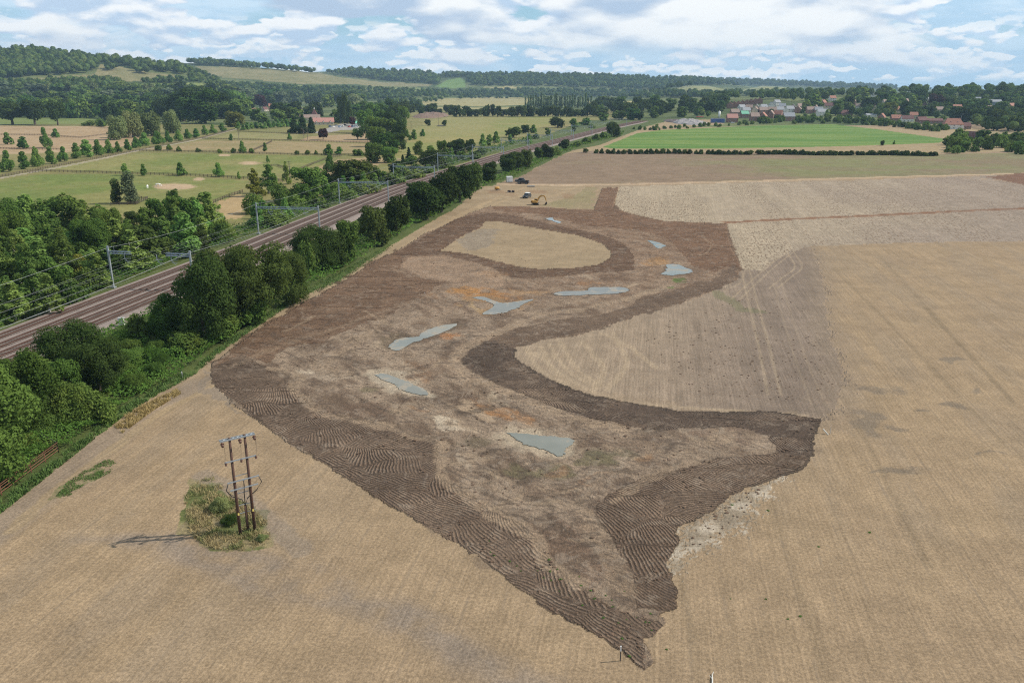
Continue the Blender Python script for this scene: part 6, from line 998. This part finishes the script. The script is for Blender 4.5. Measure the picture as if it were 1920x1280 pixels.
VH = [(1541, 218, 15, 9, 5.5, 4, 5, render_w, gtile, 'white house with a grey roof right of the estate'), (1529, 209, 9, 8, 5, 4, 60, pinkb, btile, 'orange brick gabled house behind the white house'), (1553, 206, 12, 9, 5.5, 4.4, -10, cream, dtile, 'dark roofed house above the white house'), (1543, 199, 9, 8, 5, 4.5, 40, brick, rtile, 'red gabled house high behind the white house'), (1585, 217, 16, 9, 3.2, 4.2, -4, brick, dtile, 'long dark red roofed bungalow with a white van'), (1632, 220, 14, 8, 2.8, 2.0, 2, render_w, gtile, 'low flat white and dark bungalow at the hedge'), (1653, 224, 8, 8, 3, 4.5, 50, brick, rtile, 'small orange roofed house at the hedge'), (1679, 227, 12, 8, 3.4, 4.2, -5, brick, rtile, 'left house of the red roofed pair with roof windows'), (1700, 229, 14, 8, 3.4, 4.2, -5, render_w, dtile, 'right house of the red roofed pair with roof windows'), (1727, 232, 12, 8, 4, 4, 10, brick, dtile, 'dark brown gabled house hidden by garden shrubs'), (1752, 232, 17, 8, 3.4, 2.6, -4, brick, dtile, 'long low house with many small windows'), (1785, 242, 19, 11, 4.6, 6.2, -12, render_w, rtile, 'large house with a bright red tiled roof and white wall'), (1807, 242, 11, 8, 3, 3.6, -8, brick, dtile, 'lower dark red roofed wing right of the large red roofed house'),
      (1638, 184, 9, 9, 5, 4, 60, render_w, gtile, 'white gabled house alone among the hilltop trees'), (1660, 198, 10, 8, 5, 4, 10, cream, btile, 'brown roofed house half hidden behind the gold tree'), (1741, 190, 17, 9, 3.5, 3, 0, cream, gtile, 'long pale grey roofed house left of the copper beech'), (1781, 190, 15, 9, 4.5, 2, 5, render_w, gtile, 'white flat looking house right of the copper beech'), (1733, 203, 9, 9, 4, 4.4, 70, brick, dtile, 'dark gabled house below the pale grey roofed house'), (1793, 208, 14, 9, 4, 5, 8, brick, rtile, 'red roofed house below the copper beech'), (1863, 199, 19, 11, 6, 3.2, -8, mat('blue_grey_cladding', (.25, .30, .36), .5), gtile, 'modern blue grey building with a pale roof on the hill'), (1855, 208, 10, 8, 4, 3, 20, render_w, btile, 'small white house below the modern grey building'), (1680, 212, 11, 8, 4.5, 4.2, 15, cream, rtile, 'small red roofed house among trees above the roof window pair'), (1610, 206, 10, 8, 4.5, 4.2, -20, render_w, btile, 'pale house with a brown roof above the long bungalow'), (1700, 196, 10, 8, 4.5, 4.2, 40, pinkb, btile, 'pink brick house between the gold tree and the copper beech'), (1760, 212, 10, 8, 4.5, 4, 0, cream, btile, 'cream house below the copper beech on its left'), (1830, 192, 12, 9, 4.5, 3.6, -15, render_w, gtile, 'white house with a grey roof left of the modern building'), (1895, 205, 11, 9, 4.5, 4, 25, pinkb, rtile, 'brick house right of the modern building'), (1560, 190, 11, 8, 5, 4.2, 10, render_w, rtile, 'white house with a red roof high above the estate'), (1600, 196, 10, 8, 4.5, 4, 60, brick, btile, 'brick gabled house under the hilltop trees'), (1712, 222, 10, 8, 4, 4, -10, cream, rtile, 'cream house just above the roof window pair'), (1640, 208, 10, 8, 4.5, 4.2, 70, cream, dtile, 'dark roofed gabled house below the gold tree'), (1823, 265, 15, 9, 3.4, 4.2, -70, brick, dtile, 'brick house hidden in the thicket at the end of the hedge')]
for i, (a, b, w_, dp, hw, hr, rz_, wm_, rm_, lab) in enumerate(VH): house(a, b, w_, dp, hw, hr, R(rz_), wm_, rm_, lab, 'village houses', 1, 3, 0, 'house', .35 if i in (4, 11) else 0, 2 if i in (7, 8, 11) else 0)
# yard things, bridge, heaps
blue = mat('blue_hoarding', (.04, .09, .27), .5); redm = mat('red_cabin_paint', (.5, .05, .04), .5)
w_ = P(1345, 230.5); e = tag(empty('blue_cabin', (w_[0], w_[1], 0)), 'blue stacked site cabins beside the estate', 'site cabin'); MB().box((0, 0, 2.6), (16, 6, 5.2)).build('cabin_body', blue, e, False, .05); MB().box((0, 0, 5.3), (16.3, 6.3, .2)).build('roof', greyp, e); MB().box((8.6, 0, 2.2), (1.2, 5, 4.4)).build('stair_tower', greyp, e)
w_ = P(1348, 224); e = tag(empty('silo', (w_[0], w_[1], 0)), 'white narrow silo behind the blue cabins', 'silo'); MB().tube([(0, 0, 2), (0, 0, 10.5)], 1.5, 12).build('silo_body', whitep, e, True); MB().tube([(0, 0, 10.5), (0, 0, 11.5)], [1.5, .3], 12).build('silo_cap', greyp, e); MB().box((0, 0, 1), (2.4, 2.4, 2)).build('silo_frame', greyp, e)
w_ = P(1312, 223); e = tag(empty('red_cabin', (w_[0], w_[1], 0)), 'red roofed cabin in the builders yard', 'cabin'); MB().box((0, 0, 1.3), (9, 4, 2.6)).build('cabin_body', whitep, e); MB().box((0, 0, 2.9), (9.6, 4.6, .6), 0, .9).build('roof', redm, e)
def heap(poly, h0, mt, label, name='spoil_heap', seed=3):
    p = np.array(poly, float); lo, hi = P(p[:, 0], p[:, 1]).min(0), P(p[:, 0], p[:, 1]).max(0); n = 44; gx_, gy_ = np.meshgrid(np.linspace(lo[0], hi[0], n), np.linspace(lo[1], hi[1], n)); a, b = np.linspace(-1, 1, n)[None, :], np.linspace(-1, 1, n)[:, None]
    hh = h0*np.clip(1-(a**2+b**2), 0, 1)**.6*(.35+1.1*fbm(gx_/6, gy_/9, seed, 4))-.05; i = np.arange(n*n).reshape(n, n); q = np.stack([i[:-1, :-1], i[:-1, 1:], i[1:, 1:], i[1:, :-1]], -1).reshape(-1, 4)
    tag(link(bpy.data.objects.new(name, npmesh(name, np.c_[gx_.ravel(), gy_.ravel(), hh.ravel()], q, mt))), label, 'spoil heap')
soilm = mat('brown_spoil', (.17, .11, .08), .95, 0, .4, .6, .4); greyrub = mat('grey_rubble', (.28, .26, .26), .95, 0, .6, 1.5, .4)
heap([(762, 222), (848, 214)], 5, soilm, 'wide brown spoil heap at the top left corner of the meadow'); heap([(1257, 231), (1272, 226)], 3, mat('dark_spoil', (.10, .075, .07), .95, 0, .4, .6), 'dark spoil heap near the far railway bridge', seed=5); heap([(1281, 235), (1306, 228)], 5, greyrub, 'heap of grey rubble in the builders yard', seed=6); heap([(1262, 223), (1282, 219)], 3, soilm, 'reddish brown low heap behind the rubble', seed=8)
heap([(816, 237.5), (836, 235.5)], 1.2, mat('dark_weedy_heap', (.08, .07, .04), .95, 0, .4, 1.), 'low dark heap at the foot of the meadow pole', seed=9)
w_ = P(1230, 218); e = tag(empty('footbridge', (w_[0], w_[1], 0), R(8)), 'grey station bridge with glazed sides over the far tracks', 'bridge'); MB().box((0, 0, 6.3), (24, 3.4, .5)).build('deck', greyp, e); MB().box((0, -1.75, 7.4), (24, .12, 2.0)).box((0, 1.75, 7.4), (24, .12, 2.0)).build('parapet', steel_d, e); MB().box((0, 0, 8.9), (25, 4, .3)).build('roof', mat('brown_grey_roof', (.22, .18, .17), .7), e)
for sx in (-11, -4, 4, 11): MB().box((sx, 0, 3), (.7, 2.2, 6)).build('pier', greyp, e)
for u_, v_, hp, lab in ((1620, 222, 22, 'tall street lamp in the village between garden trees'), (1800, 237, 22, 'curved street lamp behind the large red roofed house')):
    w_ = P(u_, v_); h_ = hp*depth(*w_)/F; e = tag(empty('street_lamp', (w_[0], w_[1], 0)), lab, 'street lamp'); MB().tube([(0, 0, 0), (0, 0, h_*.9), (.4, 0, h_*.98), (1.8, 0, h_)], [.18, .14, .12, .1], 6).build('lamp_post', galv, e); MB().box((2.2, 0, h_), (1., .4, .2)).build('lamp_head', greyp, e)
cols = [whitep, blackp, mat('silver_paint', (.5, .52, .55), .3), blue, mat('light_blue_paint', (.3, .42, .6), .3), redm]; CL = ['white', 'black', 'silver', 'blue', 'light blue', 'red']
for i, (a, b) in enumerate([(619, 238.5), (625, 239), (631, 237), (637, 239), (643, 238), (648, 236.5), (655, 239), (661, 238.5), (668, 239)]):
    k = [3, 0, 2, 4, 0, 1, 5, 3, 0][i]; car(a, b, R([80, 75, 10, 80, 85, 15, 80, 85, 5][i]), cols[k], cols[k], CL[k]+' car, '+ORD[i]+' from the left in the farm car park', False, 'car', 1.1, 'cars in the farm car park')
w_ = P(674, 236); e = tag(empty('marquee', (w_[0], w_[1], 0)), 'green and white tent roof at the end of the farm car park', 'tent'); MB().box((0, 0, 1.5), (12, 7, 3)).build('tent_wall', whitep, e); MB().add([(-6.4, -3.9, 2.95), (6.4, -3.9, 2.95), (6.4, 3.9, 2.95), (-6.4, 3.9, 2.95), (-6.4, 0, 5.4), (6.4, 0, 5.4)], [(0, 1, 5, 4), (2, 3, 4, 5), (0, 4, 3), (1, 2, 5)]).build('tent_roof', mat('mint_green_canvas', (.2, .62, .42), .7), e)
for i, (a, b) in enumerate([(1374, 231.5), (1598, 219.5)]): car(a, b, R(5), whitep, whitep, ['white car parked before the salmon roofed brick house', 'white van parked beside the long bungalow'][i], False, ['car', 'van'][i], [1, 1.4][i])
w_ = P(470, 250)
